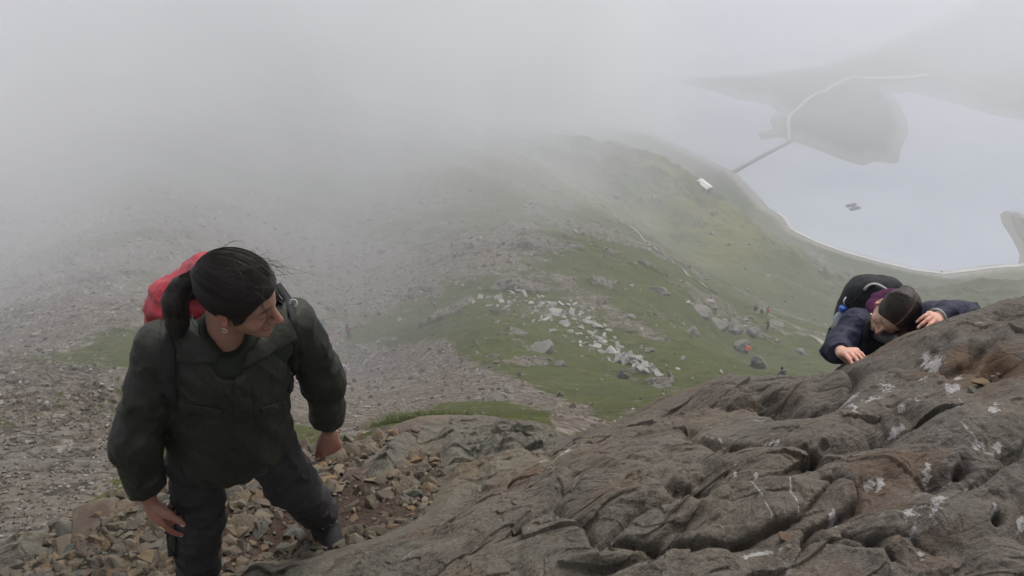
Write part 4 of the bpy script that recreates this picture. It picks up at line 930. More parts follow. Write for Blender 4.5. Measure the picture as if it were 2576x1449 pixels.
def skin_attrs(V, hc, HR, hands, brow=1.0, stub=0.0, sc=1.0):
    qh = (V - hc) @ HR.T / sc; g = lambda c, r: np.exp(-(((qh - np.array(c)) / np.array(r)) ** 2).sum(1))
    inh = np.linalg.norm(qh, axis=1) < .19; bl = np.zeros(len(V)); ha = np.zeros(len(V)); na = np.zeros(len(V))
    b = g((.118, 0, -.022), (.018, .018, .020)) * .9; l = g((.100, 0, -.059), (.016, .022, .010)) * 1.2
    for s in (1, -1):
        b = b + g((.070, .045 * s, -.020), (.030, .022, .022)) * .5 + g((-.004, .082 * s, 0), (.03, .012, .035)) * .9 + g((.095, .03 * s, .012), (.02, .02, .010)) * .3
        ha = ha + brow * g((.088, .028 * s, .0335), (.022, .020, .0045)) * 1.3 + g((.094, .032 * s, .009), (.02, .014, .0022)) * .9
    ha = ha + stub * (g((.06, .05, -.07), (.05, .03, .035)) + g((.06, -.05, -.07), (.05, .03, .035)) + g((.1, 0, -.045), (.02, .03, .005)))
    bl = np.where(inh, np.clip(b + l, 0, 1), 0)
    for H in hands:
        f_ = (V - H['w']) @ H['f']; m_ = (np.linalg.norm(V - H['w'] - H['f'] * .09, axis=1) < .13)
        bl = np.where(m_, np.clip((f_ - .02) / .10, .25, .9), bl)
        for pts, rs in H['fingers']:
            e = pts[3]; dv = unit(pts[3] - pts[2]); nn = unit(H['n'] - dv * (H['n'] @ dv)); c_ = e + nn * rs[3] * .85 - dv * .001
            na = np.maximum(na, ss(1.25, .85, np.linalg.norm((V - c_) / (rs[3] * .95), axis=1)))
    return dict(blush=bl, hairy=np.clip(np.where(inh, ha, 0), 0, 1), nail=na)
def bounds(pts, pad): A = np.array(pts); return A.min(0) - pad, A.max(0) + pad
pts_all = [hc + [0, 0, .15], neck, shR, shL, elR, elL, wrR + HRt['f'] * .2, wrL + HLt['f'] * .2, pel, hipR, hipL, knR, knL, anR - [0, 0, .1], anL - [0, 0, .1], hc]
V, F = sdf_mesh(body_fn, *bounds(pts_all, .12), .0036)
man = mesh_obj('person', V, F, MAT_SKIN, attrs=skin_attrs(V, hc, HR, (HRt, HLt), 1.0, .25, HM))
tag(man, 'man in dark green jacket and grey trousers with black ponytail, standing on the scree', 'person')
print('man body', len(V))

# jacket
chest = neck - up * .13 + front * .0; waist = pel + up * .12; hem = pel - up * .005 + front * .01
def jacket_core(p):
    d = chain(p, [chest, waist, hem], [.178, .178, .192], .03, front, .70)
    sh = smin(cap(p, neck - up * .06 + left * .05, shL, .072, .058), cap(p, neck - up * .06 - left * .05, shR, .072, .058), .03)
    d = smin(d, sh, .06); return smin(d, cap(p, chest + front * .03, hem + front * .045, .12, .13, front, .75), .05)
def sleeve(p, s, e, w_, sd):
    a = smin(cap(p, s, e, .066, .066), cap(p, e, e + (w_ - e) * .78, .066, .056), .04)
    a = smin(a, cap(p, e + (w_ - e) * .80, w_, .056, .037), .02)
    return a + folds(p, s, e, .006, .11, sd) + folds(p, e, w_, .009, .055, sd + 3) + .006 * fbm3(p / .05, 2, sd)
def jacket_fn(p):
    d = jacket_core(p) + .010 * fbm3(p / .09, 3, 31) + .013 * np.abs(noise3(p @ np.array([[9, 2, 5], [3, 8, 4], [14, 4, 3]]).T * .9, 33)) + .008 * np.abs(noise3(p @ np.array([[20, 6, 9], [8, 24, 10], [24, 10, 9]]).T, 35)) - .004
    for i, (s, e, w_) in enumerate(arms): d = smin(d, sleeve(p, s, e, w_, 40 + 7 * i), .022)
    for i, (s, e, w_) in enumerate(arms): d = smax(d, (p - w_ + unit(w_ - e) * .006) @ unit(w_ - e) * np.where(np.linalg.norm(p - w_, axis=1) < .11, 1, 0) - np.where(np.linalg.norm(p - w_, axis=1) < .11, 0, 1), .006)
    d = smax(d, -(cap(p, neck - up * .01 + front * .075, neck + up * .12 + front * .03, .044, .080)), .02)                 # open neck
    d = smax(d, (hem - p) @ up - .075 + .012 * noise3(p / .12, 61), .012)
    return d
V, F = sdf_mesh(jacket_fn, *bounds([neck + up * .05, shR, shL, elR, elL, wrR, wrL, hem - up * .1], .20), .0058)
jk = mesh_obj('jacket', V, F, MAT_JACKET, man); print('jacket', len(V))
def trace(fn, u, v, d0, d1=None, n=40):
    r = P(u, v, 1.0); d = d0
    for _ in range(n):
        s = float(fn((r * d)[None])[0])
        if s < .0006: return r * d
        d += s * .8 / np.linalg.norm(r)
        if d > 5: return None
    return r * d
def patch(name, fn, corners, mat, parent, off=.008, th=.004, nu=14, nv=14, d0=1.6, px=True, puff=0.0, ripple=0.0, wf=None):
    """a piece of cloth lying on a surface: bilinear quad in picture readings draped on fn, real thickness"""
    c = [q(*x) for x in corners]; pts = np.full((nu, nv, 3), np.nan)
    for i in range(nu):
        for j in range(nv):
            s, t = i / (nu - 1), j / (nv - 1)
            u = (c[0][0] * (1 - s) + c[1][0] * s) * (1 - t) + (c[3][0] * (1 - s) + c[2][0] * s) * t; v_ = (c[0][1] * (1 - s) + c[1][1] * s) * (1 - t) + (c[3][1] * (1 - s) + c[2][1] * s) * t
            h = trace(fn, u, v_, d0)
            if h is not None: pts[i, j] = h
    dp = pts @ np.array([0, CP, -SP]); md = np.nanmedian(dp)
    for i in range(nu):
        for j in range(nv):
            if not np.isfinite(dp[i, j]) or dp[i, j] > md + .12:
                s, t = i / (nu - 1), j / (nv - 1); u = (c[0][0] * (1 - s) + c[1][0] * s) * (1 - t) + (c[3][0] * (1 - s) + c[2][0] * s) * t; v_ = (c[0][1] * (1 - s) + c[1][1] * s) * (1 - t) + (c[3][1] * (1 - s) + c[2][1] * s) * t
                pts[i, j] = P(u, v_, md + .02)
    N_ = np.cross(np.gradient(pts, axis=0), np.gradient(pts, axis=1)); N_ /= np.linalg.norm(N_, axis=-1, keepdims=True) + 1e-9
    N_ *= np.where((N_ * pts).sum(-1, keepdims=True) > 0, -1, 1)
    s_, t_ = np.meshgrid(np.linspace(0, 1, nu), np.linspace(0, 1, nv), indexing='ij')
    rp = ripple * fbm3(pts.reshape(-1, 3) / .03, 2, 71).reshape(nu, nv)
    top = pts + N_ * (off + puff * np.sin(math.pi * s_) * np.sin(math.pi * t_) + rp)[..., None]; bot = top - N_ * th
    Vv_ = np.concatenate([top.reshape(-1, 3), bot.reshape(-1, 3)]); n = nu * nv; Fc = grid_faces(nu, nv).tolist() + [[b + n for b in reversed(a)] for a in grid_faces(nu, nv).tolist()]
    rim = [i * nv for i in range(nu)] + [(nu - 1) * nv + j for j in range(1, nv)] + [i * nv + nv - 1 for i in range(nu - 2, -1, -1)] + [j for j in range(nv - 2, 0, -1)]
    for a, b in zip(rim, rim[1:] + rim[:1]): Fc.append([a, b, b + n, a + n])
    return mesh_obj(name, Vv_, Fc, mat, parent)
def strap(name, fn, path, w_px, mat, parent, off=.008, th=.006, n=30, d0=1.6, extra0=(), extra1=()):
    """webbing lying on a surface along a path of picture readings"""
    pa = [q(*x) for x in path]; L = np.r_[0, np.cumsum([math.dist(a, b) for a, b in zip(pa[:-1], pa[1:])])]; res = []
    for t in np.linspace(0, L[-1], n):
        u = np.interp(t, L, [a[0] for a in pa]); v_ = np.interp(t, L, [a[1] for a in pa]); h = trace(fn, u, v_, d0)
        if h is not None: res.append(h - unit(h) * off)
    pts = [np.array(e, float) for e in extra0] + res + [np.array(e, float) for e in extra1]; wd = w_px * 1024 / 2576 / FPX * np.linalg.norm(res[0]) * .95
    V = []; Fc = []
    for i, p_ in enumerate(pts):
        t = unit(pts[min(i + 1, len(pts) - 1)] - pts[max(i - 1, 0)]); g_ = np.array([float(fn((p_ + e)[None])[0] - fn((p_ - e)[None])[0]) for e in np.eye(3) * .01]); g_ = unit(g_ + 1e-6); s = unit(np.cross(t, g_)); g_ = np.cross(s, t)
        for a, b in ((-.5, 0), (-.42, 1), (.42, 1), (.5, 0), (.42, -1), (-.42, -1)): V.append(p_ + s * wd * a + g_ * th * .5 * b)
    for i in range(len(pts) - 1):
        for e in range(6): Fc.append((6 * i + e, 6 * i + (e + 1) % 6, 6 * i + 6 + (e + 1) % 6, 6 * i + 6 + e))
    Fc += [tuple(range(6))[::-1], tuple(6 * (len(pts) - 1) + e for e in range(6))]
    return mesh_obj(name, V, Fc, mat, parent)
def small(name, fn, lo, hi, h, mat, parent=None, attrs=None):
    V, F = sdf_mesh(fn, lo, hi, h, .01); return mesh_obj(name, V, F, mat, parent, attrs=attrs(V) if attrs else None)
JF = lambda p: np.minimum(jacket_core(p), 9)
def shirt_fn(p):
    d = smin(cap(p, neck - up * .13, pel + up * .10, .150, .14, front, .68), cap(p, neck - up * .055 + left * .13, neck - up * .055 - left * .13, .062, .062), .06)
    d = smin(d, cap(p, neck - up * .08 + front * .02, neck + up * .035 + front * .005, .085, .072), .04) + .004 * fbm3(p / .05, 3, 8)
    return smax(d, -(cap(p, neck + up * .055 + front * .05, neck + up * .14 + front * .03, .050, .080)), .006)
V, F = sdf_mesh(shirt_fn, *bounds([neck, neck - up * .1 + left * .15, neck - up * .1 - left * .15, pel], .17), .006); mesh_obj('shirt', V, F, MAT_SHIRT, man)
patch('collar', jacket_fn, [(430, 775), (512, 830), (590, 925), (446, 905)], MAT_JACKET, jk, .020, .007, 18, 18, ripple=.006, puff=.012)
patch('collar', jacket_fn, [(698, 722), (742, 850), (606, 935), (650, 842)], MAT_JACKET, jk, .020, .007, 18, 18, ripple=.006, puff=.012)
patch('storm_flap', jacket_fn, [(590, 930), (622, 925), (634, 1060), (590, 1062)], MAT_JACKET, jk, .005, .004, 8, 30, ripple=.003)
patch('pocket_flap', jacket_fn, [(470, 1015), (560, 1028), (558, 1050), (468, 1038)], MAT_JACKET, jk, .004, .003, 12, 5)
patch('pocket_flap', jacket_fn, [(655, 1025), (718, 1008), (720, 1030), (657, 1048)], MAT_JACKET, jk, .004, .003, 12, 5)
patch('worn_patch', jacket_fn, [(498, 882), (516, 880), (518, 898), (500, 900)], MAT_WORN, jk, .0235, .001, 6, 6)
patch('worn_patch', jacket_fn, [(655, 825), (668, 832), (672, 846), (660, 848)], MAT_WORN, jk, .0275, .001, 6, 6)
for (u, v_), mt, r_ in (((459, 887), MAT_BRASS, .0055), ((715, 862), MAT_BLACK, .006)):
    h = trace(jacket_fn, *q(u, v_), 1.6); h = h - unit(h) * .024
    small('snap_stud', lambda p, h=h, r_=r_: np.maximum(cap(p, h, h + unit(h) * .001, r_, r_), -cap(p, h - unit(h) * .008, h, .0025, .0025)), h - .01, h + .01, .0012, mt, jk)

# trousers
def trouser_fn(p):
    d = chain(p, [pel + up * .03, pel - up * .01], [.135, .13], .02, front, .8)
    for i, (h_, k_, a_) in enumerate(((hipR, knR, anR), (hipL, knL, anL))):
        lg = smin(cap(p, h_, k_, .088, .080), cap(p, k_, a_, .078, .074), .04) + folds(p, h_, k_, .008, .07, 80 + i) + folds(p, k_, a_, .013, .05, 85 + i)
        d = smin(d, lg, .03)
    for a_, k_ in ((anR, knR), (anL, knL)): d = smax(d, np.where(np.linalg.norm(p - a_, axis=1) < .2, (p - a_) @ unit(a_ - k_) - .02, -1), .006)
    return d + .006 * fbm3(p / .07, 3, 91)
V, F = sdf_mesh(trouser_fn, *bounds([pel + up * .05, hipR, hipL, knR, knL, anR, anL], .19), .0058)
tr = mesh_obj('trousers', V, F, MAT_TROUS, man); print('trousers', len(V))
patch('thigh_pocket', trouser_fn, [(412, 1265), (440, 1270), (445, 1400), (425, 1400)], MAT_TROUS, tr, .007, .005, 6, 16)
# boots
for a_, t_, k_ in ((anR, toeR, knR), (anL, toeL, knL)):
    sd = np.cross(t_, V3(0, 0, 1)); b = a_ - V3(0, 0, .05)
    def boot_fn(p, a_=a_, t_=t_, b=b, sd=sd, k_=k_):
        qx = (p - b) @ t_; qy = (p - b) @ sd; qz = (p - b)[:, 2]
        l = np.stack([qx, qy, qz], 1)
        d = smin(ell(l, V3(.045, 0, -.012), np.eye(3), (.135, .048, .045)), ell(l, V3(.13, .004, -.020), np.eye(3), (.06, .047, .036)), .03)
        d = smin(d, cap(l, V3(-.02, 0, .0), V3(-.03, 0, .09), .050, .052), .04)
        sole = np.maximum(np.abs(l[:, 2] + .048) - .014, ell(l, V3(.055, 0, -.05), np.eye(3), (.152, .055, .2))); tread = .003 * (np.sin(l[:, 0] * 330) > 0)
        d = smin(np.maximum(d, -.046 - l[:, 2]), sole + tread, .004)
        return np.maximum(d, l[:, 2] - .10)
    bt = small('boot', boot_fn, b - .22, b + .22, .0032, MAT_BOOT, man)
    def lace_fn(p, b=b, t_=t_, sd=sd):
        l = np.stack([(p - b) @ t_, (p - b) @ sd, (p - b)[:, 2]], 1); d = None
        for i in range(5):
            x0 = .045 + i * .018; z0 = .045 - i * .0095
            c = cap(l, V3(x0, -.020, z0 - .006), V3(x0 + .006, .018, z0 - .005), .0028, .0028); c2 = cap(l, V3(x0, .020, z0 - .006), V3(x0 + .006, -.018, z0 - .005), .0028, .0028); c = np.minimum(c, c2); d = c if d is None else np.minimum(d, c)
        return d
    small('laces', lace_fn, b - .16, b + .16, .0022, MAT_GREYW, bt)

# hair
tie = V3(-.108, .0, .052)
def cap_hair(qh, grow=.0125, part=False):
    d = ell(qh, V3(-.010, 0, .052), np.eye(3), (.101 + grow, .079 + grow, .090 + grow))
    x, z = qh[:, 0], qh[:, 2]
    line = np.where(x > .0, -.012 + .080 * ss(.028, .088, x) + .5 * np.maximum(0, x - .075), -.012 - .055 * ss(0, -.06, x))
    d = smax(d, (line - z) * .8, .010)
    for s in (1, -1): d = smax(d, -ell(qh, V3(-.002, .088 * s, -.004), np.eye(3), (.022, .024, .030)), .006)
    return d
def man_hair(p):
    qh = (p - hc) @ HR.T / HM; d = cap_hair(qh) * HM
    pt = [hc + HR.T @ tie * HM, P(*q(456, 722), 2.17), P(*q(440, 758), 2.17), P(*q(446, 812), 2.20), P(*q(462, 880), 2.23)]
    d = smin(d, cap(p, hc + HR.T @ (tie + [.03, 0, 0]) * HM, pt[0], .035, .016), .03)
    d = smin(d, chain(p, pt, [.013, .024, .029, .026, .009], .02), .008)
    for s_ in (-1,): d = smin(d, cap(qh, V3(.038, .070 * s_, .012), V3(.026, .071 * s_, -.016), .012, .006), .01)        # sideburn
    return d - .0022 * fbm3(qh * np.array([12, 45, 45]), 2, 5) - .0008 * noise3(qh * np.array([20, 150, 150]), 6)
def hv(hc, HR, tie):
    def f(V):
        qh = (V - hc) @ HR.T - tie; r = np.linalg.norm(qh, axis=1); dn_ = qh / (r[:, None] + 1e-6); return dict(hv=np.stack([r, dn_[:, 1] * .10, dn_[:, 2] * .10], 1))
    return f
hr = small('hair', man_hair, hc - .26, hc + .17, .0026, MAT_HAIR, man, hv(hc, HR, tie))
t0 = hc + HR.T @ (tie + V3(-.004, 0, 0)) * HM; tdir = unit(P(*q(456, 722), 2.17) - t0); sdv = unit(np.cross(tdir, V3(0, .3, 1)))
small('hair_band', lambda p: np.maximum(np.abs((p - t0 - tdir * .004) @ tdir) - .007, cap(p, t0, t0 + tdir * .01, .0185, .0185)), t0 - .04, t0 + .04, .002, MAT_BLACK, hr)
st = []; r_ = np.random.default_rng(3)
for i in range(46):       # loose wind-blown hairs over the crown and forehead
    a = r_.uniform(-.75, .9); b0 = V3(.03 + .06 * a, r_.uniform(-.05, .06), 0); b0[2] = .052 + .1 * math.sqrt(max(.05, 1 - (b0[0] / .115) ** 2 - (b0[1] / .09) ** 2)) ; L = r_.uniform(.03, .10)
    dr = unit(V3(r_.uniform(.3, 1.3), r_.normal() * .5, r_.uniform(.0, .7))); bend = V3(r_.normal() * .4, r_.normal() * .7, -r_.uniform(.3, 1.6)); st.append([hc + HR.T @ (b0 + dr * L * t + bend * L * t * t * .7) for t in np.linspace(0, 1, 9)])
for i in range(4):       # strands falling over the temple
    y0 = -.045 - .004 * i; st.append([hc + HR.T @ V3(.075 + .028 * math.sin(t * 2.2 + i * .1) , y0 - .01 * t, .085 - (.05 + .004 * i) * t) for t in np.linspace(0, 1, 9)])
for i in range(2):
    st.append([P(*q(560 + 5 * i + 55 * t, 622 - 15 * math.sin(t * 2.6) - 3 * i), 2.12) for t in np.linspace(0, 1, 10)])
for i in range(26):
    o_ = V3(r_.normal() * .012, r_.normal() * .012, r_.normal() * .012); k_ = [P(*q(440, 760), 2.14), P(*q(432, 810), 2.14), P(*q(447 + r_.normal() * 10, 860), 2.18), P(*q(462 + r_.normal() * 14, 915), 2.20)]
    st.append([(1 - t) ** 3 * k_[0] + 3 * t * (1 - t) ** 2 * k_[1] + 3 * t * t * (1 - t) * k_[2] + t ** 3 * k_[3] + o_ * (1 + t) for t in np.linspace(0, 1, 10)])
def over_cap(n, off, tie_, hc_, HR_, sc_, r_, y_lim=.086):
    out = []
    for i in range(n):
        a = r_.uniform(-1.25, 1.25); x0 = .088 - .045 * abs(a) ** 1.5; st_ = V3(x0, math.sin(a) * .08, .052 + .078 * math.cos(a) * (1 - .25 * r_.random()))
        k0 = unit((st_ - V3(-.01, 0, .052)) / V3(.101, .079, .090)); k1 = unit((tie_ - V3(-.01, 0, .052)) / V3(.101, .079, .090)); L0, L1 = r_.uniform(0, .3), r_.uniform(.6, 1); o_ = off + r_.random() * .004; wv = r_.normal() * .03; pts = []
        for t in np.linspace(L0, L1, 11):
            k = unit(k0 * (1 - t) + k1 * t + V3(0, wv * math.sin(t * 5), .25 * math.sin(t * 3.1) * (1 - abs(a) * .5))); pts.append(hc_ + HR_.T @ (V3(-.01, 0, .052) + k * (V3(.101, .079, .090) + o_)) * sc_)
        out.append(pts)
    return out
st += over_cap(260, .0125, tie, hc, HR, HM, r_)
for i in range(110):
    a_ = r_.uniform(0, 6.28); rr_ = .8 + .35 * r_.random(); k_ = [hc + HR.T @ tie * HM, P(*q(456, 722), 2.17), P(*q(440, 758), 2.17), P(*q(446, 812), 2.20), P(*q(462, 885 + r_.normal() * 8), 2.23)]; rs_ = [.014, .026, .031, .029, .016]
    pt_ = []
    for t in np.linspace(0, 3.98, 12):
        j = int(t); f_ = t - j; c_ = k_[j] * (1 - f_) + k_[j + 1] * f_; R__ = (rs_[j] * (1 - f_) + rs_[j + 1] * f_) * rr_; ax_ = unit(k_[j + 1] - k_[j]); s_ = unit(np.cross(ax_, (.2, .3, 1))); pt_.append(c_ + (s_ * math.cos(a_ + t * .25) + np.cross(ax_, s_) * math.sin(a_ + t * .25)) * R__)
    st.append(pt_)
tag(hairtuft('loose_hair', st, MAT_STRAND, hr, .0007), kind='stuff')
er = hc + HR.T @ V3(.002, -.083, -.036) * HM
small('earring', lambda p: np.abs(np.hypot(np.hypot((p - er) @ HR[0], (p - er) @ HR[2] + .006) - .007, (p - er) @ HR[1])) - .0014, er - .02, er + .02, .0009, MAT_METAL, man)

# his rucksack under a red rain cover
pk = neck - front * .19 + up * .005 + left * .01
def rs_fn(p):
    l = np.stack([(p - pk) @ front, (p - pk) @ left, (p - pk) @ up], 1)
    d = smin(ell(l, V3(0, 0, .0), np.eye(3), (.085, .098, .095)), cap(l, V3(0, .05, -.10), V3(-.01, .04, -.34), .13, .14), .08); d = smin(d, cap(l, V3(0, -.05, -.10), V3(-.01, -.04, -.34), .12, .13), .08)
    return d + .016 * fbm3(p / .08, 2, 17) + .030 * np.abs(noise3(p @ np.array([[14, 5, 3], [4, 16, 6], [5, 3, 20]]).T * .6, 19)) + .012 * np.abs(noise3(p @ np.array([[24, 9, 8], [10, 30, 12], [9, 8, 36]]).T, 23)) - .012
V, F = sdf_mesh(rs_fn, pk - .5, pk + .34, .0075)
pack = mesh_obj('rucksack', V, F, MAT_RED); tag(pack, 'rucksack in a crumpled red rain cover on the back of the man in green', 'backpack')
strap('shoulder_strap', jacket_fn, [(447, 792), (430, 850), (425, 920), (428, 985), (436, 1015)], 30, MAT_BLACK, pack, .009, .010, 30, extra0=[pk + front * .06 - left * .05 + up * .06])
strap('shoulder_strap', jacket_fn, [(722, 745), (738, 800), (742, 860), (738, 930), (730, 985)], 22, MAT_BLACK, pack, .009, .010, 30, extra0=[pk + front * .06 + left * .17 + up * .02])
h = trace(jacket_fn, *q(738, 763), 1.6); h = h - unit(h) * .02
small('buckle', lambda p: np.abs(np.hypot(np.hypot((p - h)[:, 0], (p - h) @ V3(0, .66, .75)) - .010, (p - h) @ V3(0, -.75, .66))) - .003, h - .02, h + .02, .0018, MAT_GREYW, pack)

# ================================================================== THE WOMAN CLIMBING UP OVER THE EDGE
Fg = V3(-.57, -.66, -.46); HG = frame(Fg, V3(.14, -.60, .78)); hg = P(*q(2260, 782), 3.48) - HG.T @ V3(0, 0, .048) * .86
HS = .86
nkG = P(*q(2248, 812), 3.66); s1 = P(*q(2158, 815), 3.66); s2 = P(*q(2342, 798), 3.60)
e1 = P(*q(2108, 872), 3.60); w1 = P(*q(2116, 884), 3.41); e2 = P(*q(2424, 792), 3.56); w2 = P(*q(2358, 798), 3.38)
peG = P(*q(2190, 965), 4.05)
upG = unit(nkG - peG); lfG = unit((s2 - s1) - upG * ((s2 - s1) @ upG)); frG = np.cross(lfG, upG)
print('girl shoulders', np.linalg.norm(s2 - s1), 'arm', np.linalg.norm(e1 - s1), np.linalg.norm(w1 - e1), 'arm2', np.linalg.norm(e2 - s2), np.linalg.norm(w2 - e2), 'torso', np.linalg.norm(nkG - peG), frG)
def surf_n(x, y): return unit(V3(-(f_z(x + .03, y) - f_z(x - .03, y)) / .06, -(f_z(x, y + .03) - f_z(x, y - .03)) / .06, 1))
def on_rock(u, v, lift):
    h = fhit(u * 1024 / 2576, v * 1024 / 2576); return np.array(h) + V3(0, 0, lift)
t1 = on_rock(2168, 905, .012); f1d = unit(t1 - w1); t2 = on_rock(2308, 836, .012); f2d = unit(t2 - w2)
G1 = hand_pts(w1 + f1d * .015, f1d + V3(0, 0, .12), V3(-.15, -.25, 1), -1, [(.45, .35, .2), (.4, .35, .25), (.4, .4, .3), (.45, .45, .3)], .93, tc=(.3, .3), tdir=(.7, -.2, -.5))
G2 = hand_pts(w2 + f2d * .010, f2d + V3(0, 0, .12), V3(.1, -.25, 1), 1, [(.5, .4, .3), (.5, .4, .3), (.5, .45, .3), (.5, .5, .3)], .93, tc=(.3, .3), tdir=(-.7, -.2, -.4))
hpA, hpB = peG - lfG * .08, peG + lfG * .08; knA = hpA + V3(-.05, -.16, -.36); knB = hpB + V3(.02, -.05, -.40); anA = knA + V3(0, .12, -.38); anB = knB + V3(0, .10, -.38)
def girl_fn(p):
    d = smin(cap(p, nkG - upG * .09, peG, .115, .13, frG, .65), cap(p, s1, s2, .045, .045), .05)
    d = smin(d, cap(p, nkG - upG * .04, hg + HG.T @ V3(-.03, 0, -.05), .05, .047), .03)
    for s, e, w_ in ((s1, e1, w1), (s2, e2, w2)): d = smin(d, smin(cap(p, s, e, .04, .033), cap(p, e, w_, .033, .024), .02), .02)
    for h_, k_, a_ in ((hpA, knA, anA), (hpB, knB, anB)):
        d = smin(d, smin(cap(p, h_, k_, .075, .05), cap(p, k_, a_, .048, .034), .02), .03); d = smin(d, cap(p, a_ - [0, 0, .03], a_ + V3(0, -.14, -.06), .035, .028), .02)
    d = near_eval(d, p, hg, .19, lambda x: head_sdf((x - hg) @ HG.T / HS) * HS, .016)
    for H in (G1, G2): d = near_eval(d, p, H['w'] + H['f'] * .08, .16, lambda x: hand_sdf(x, H), .010)
    return d
gp_ = [hg + [0, 0, .15], nkG, s1, s2, e1, e2, w1 + f1d * .16, w2 + f2d * .16, peG, knA, knB, anA - [0, .1, .1], anB - [0, .1, .1]]
V, F = sdf_mesh(girl_fn, *bounds(gp_, .1), .004)
girl = mesh_obj('person', V, F, MAT_SKIN2, attrs=skin_attrs(V, hg, HG, (G1, G2), .8, 0.0, HS)); tag(girl, 'woman in a navy jacket climbing up over the rock edge with her head bowed', 'person')
def gj_fn(p):
    d = chain(p, [nkG - upG * .12, peG + upG * .1, peG - upG * .06], [.152, .15, .16], .03, frG, .70)
    d = smin(d, smin(cap(p, nkG - upG * .05, s2, .07, .064), cap(p, nkG - upG * .05, s1, .07, .064), .03), .05)
    for i, (s, e, w_) in enumerate(((s1, e1, w1), (s2, e2, w2))):
        a = smin(cap(p, s, e, .066, .058), cap(p, e, e + (w_ - e) * .75, .056, .050), .04); a = smin(a, cap(p, e + (w_ - e) * .75, w_, .050, .040), .015)
        d = smin(d, a + folds(p, s, e, .008, .07, 140 + i) + folds(p, e, w_, .010, .045, 145 + i) + .005 * fbm3(p / .05, 2, 149), .02)
        d = smax(d, np.where(np.linalg.norm(p - w_, axis=1) < .10, (p - w_ - unit(w_ - e) * .002) @ unit(w_ - e), -1), .006)
    return smax(d + .008 * fbm3(p / .08, 3, 151), -(cap(p, nkG - upG * .045 + frG * .05, nkG + upG * .1 + frG * .02, .040, .065)), .015)
V, F = sdf_mesh(gj_fn, *bounds([nkG, s1, s2, e1, e2, w1, w2, peG - upG * .1], .18), .0065); gj = mesh_obj('jacket', V, F, MAT_NAVY, girl)
V, F = sdf_mesh(lambda p: chain(p, [peG, hpA, knA, anA], [.12, .095, .07, .055], .03) * 1.0 if False else smin(chain(p, [peG, hpA, knA, anA], [.12, .095, .07, .055], .03), chain(p, [peG, hpB, knB, anB], [.12, .095, .07, .055], .03), .03) + .006 * fbm3(p / .06, 3, 9), *bounds([peG, knA, knB, anA, anB], .16), .012)
mesh_obj('trousers', V, F, MAT_BLACK, girl)
for a_ in (anA, anB):
    b = a_ - V3(0, 0, .05); small('boot', lambda p, b=b: np.maximum(smin(ell(p, b + V3(0, -.05, -.01), np.eye(3), (.048, .13, .045)), cap(p, b, b + V3(0, 0, .09), .05, .052), .03), -.045 - (p - b)[:, 2]), b - .2, b + .2, .008, MAT_BOOT, girl)
tieG = V3(-.10, 0, .02)
def g_hair(p):
    qh = (p - hg) @ HG.T / HS; d = ell(qh, V3(-.010, 0, .052), np.eye(3), (.108, .088, .099)); x, z = qh[:, 0], qh[:, 2]; y = qh[:, 1]
    line = np.where(x > 0, -.030 + .105 * ss(.022, .086, x) + .9 * np.maximum(0, x - .078), -.03 - .05 * ss(0, -.06, x)) - .02 * ss(.02, .07, np.abs(y)) * (x > .02)
    d = smax(d, (line - z) * .8, .008); d = d + .0018 * np.exp(-(y / .004) ** 2) * (z > .05)                      # centre parting
    d = smin(d, ell(qh, V3(-.112, 0, .02), np.eye(3), (.035, .04, .04)), .015)
    d = smin(d, cap(qh, V3(.03, .080, .0), V3(.02, .082, -.075), .014, .010), .02)
    return (d - .0018 * noise3(qh * np.array([20, 130, 130]), 6)) * HS
def hvG(V):
    qh = (V - hg) @ HG.T; return dict(part=np.exp(-((qh[:, 1] - .004) / .0032) ** 2) * (qh[:, 0] > -.02) * ss(-.02, .05, qh[:, 0]), hv=np.stack([qh[:, 1] * 1.0, qh[:, 0] * .8, qh[:, 0] * .3 + .2 * qh[:, 2]], 1))
gh = small('hair', g_hair, hg - .2, hg + .2, .0032, MAT_HAIR2, girl, hvG)
# scarf and speckled lining round the neck
def ring(p, c, R3, ra, rb, r): l = (p - c) @ R3.T; k = np.hypot(l[:, 0] / ra, l[:, 1] / rb); return np.hypot((k - 1) * min(ra, rb), l[:, 2]) - r
RN = frame(frG, upG)
small('scarf', lambda p: ring(p, nkG + upG * .045 - frG * .035, RN, .085, .082, .027) + .006 * noise3(p / .03, 3), nkG - .2, nkG + .22, .005, MAT_PURPLE, girl)
small('collar', lambda p: smax(ring(p, nkG + upG * .015 + frG * .0, RN, .105, .100, .024) + .003 * noise3(p / .03, 5), -((p - nkG) @ unit(-frG * .4 + lfG * -.5 + upG * .25) + .035), .01), nkG - .2, nkG + .2, .005, MAT_LINER, gj)
for a in (-1, 1):   # pale drawcord/zip lines on the chest
    st_ = [nkG + frG * (.115 + .02 * t) + lfG * (.012 * a + .035 * a * t) - upG * (.06 + .16 * t) for t in np.linspace(0, 1, 8)]
    hairtuft('zip_tape', [st_], MAT_GREYW, gj, .005)
wc = w2 + unit(e2 - w2) * .004
small('wristwatch', lambda p: ring(p, wc, frame(V3(0, 0, 1), unit(e2 - w2)), .034, .034, .0055), wc - .05, wc + .05, .0025, MAT_GREYW, girl)
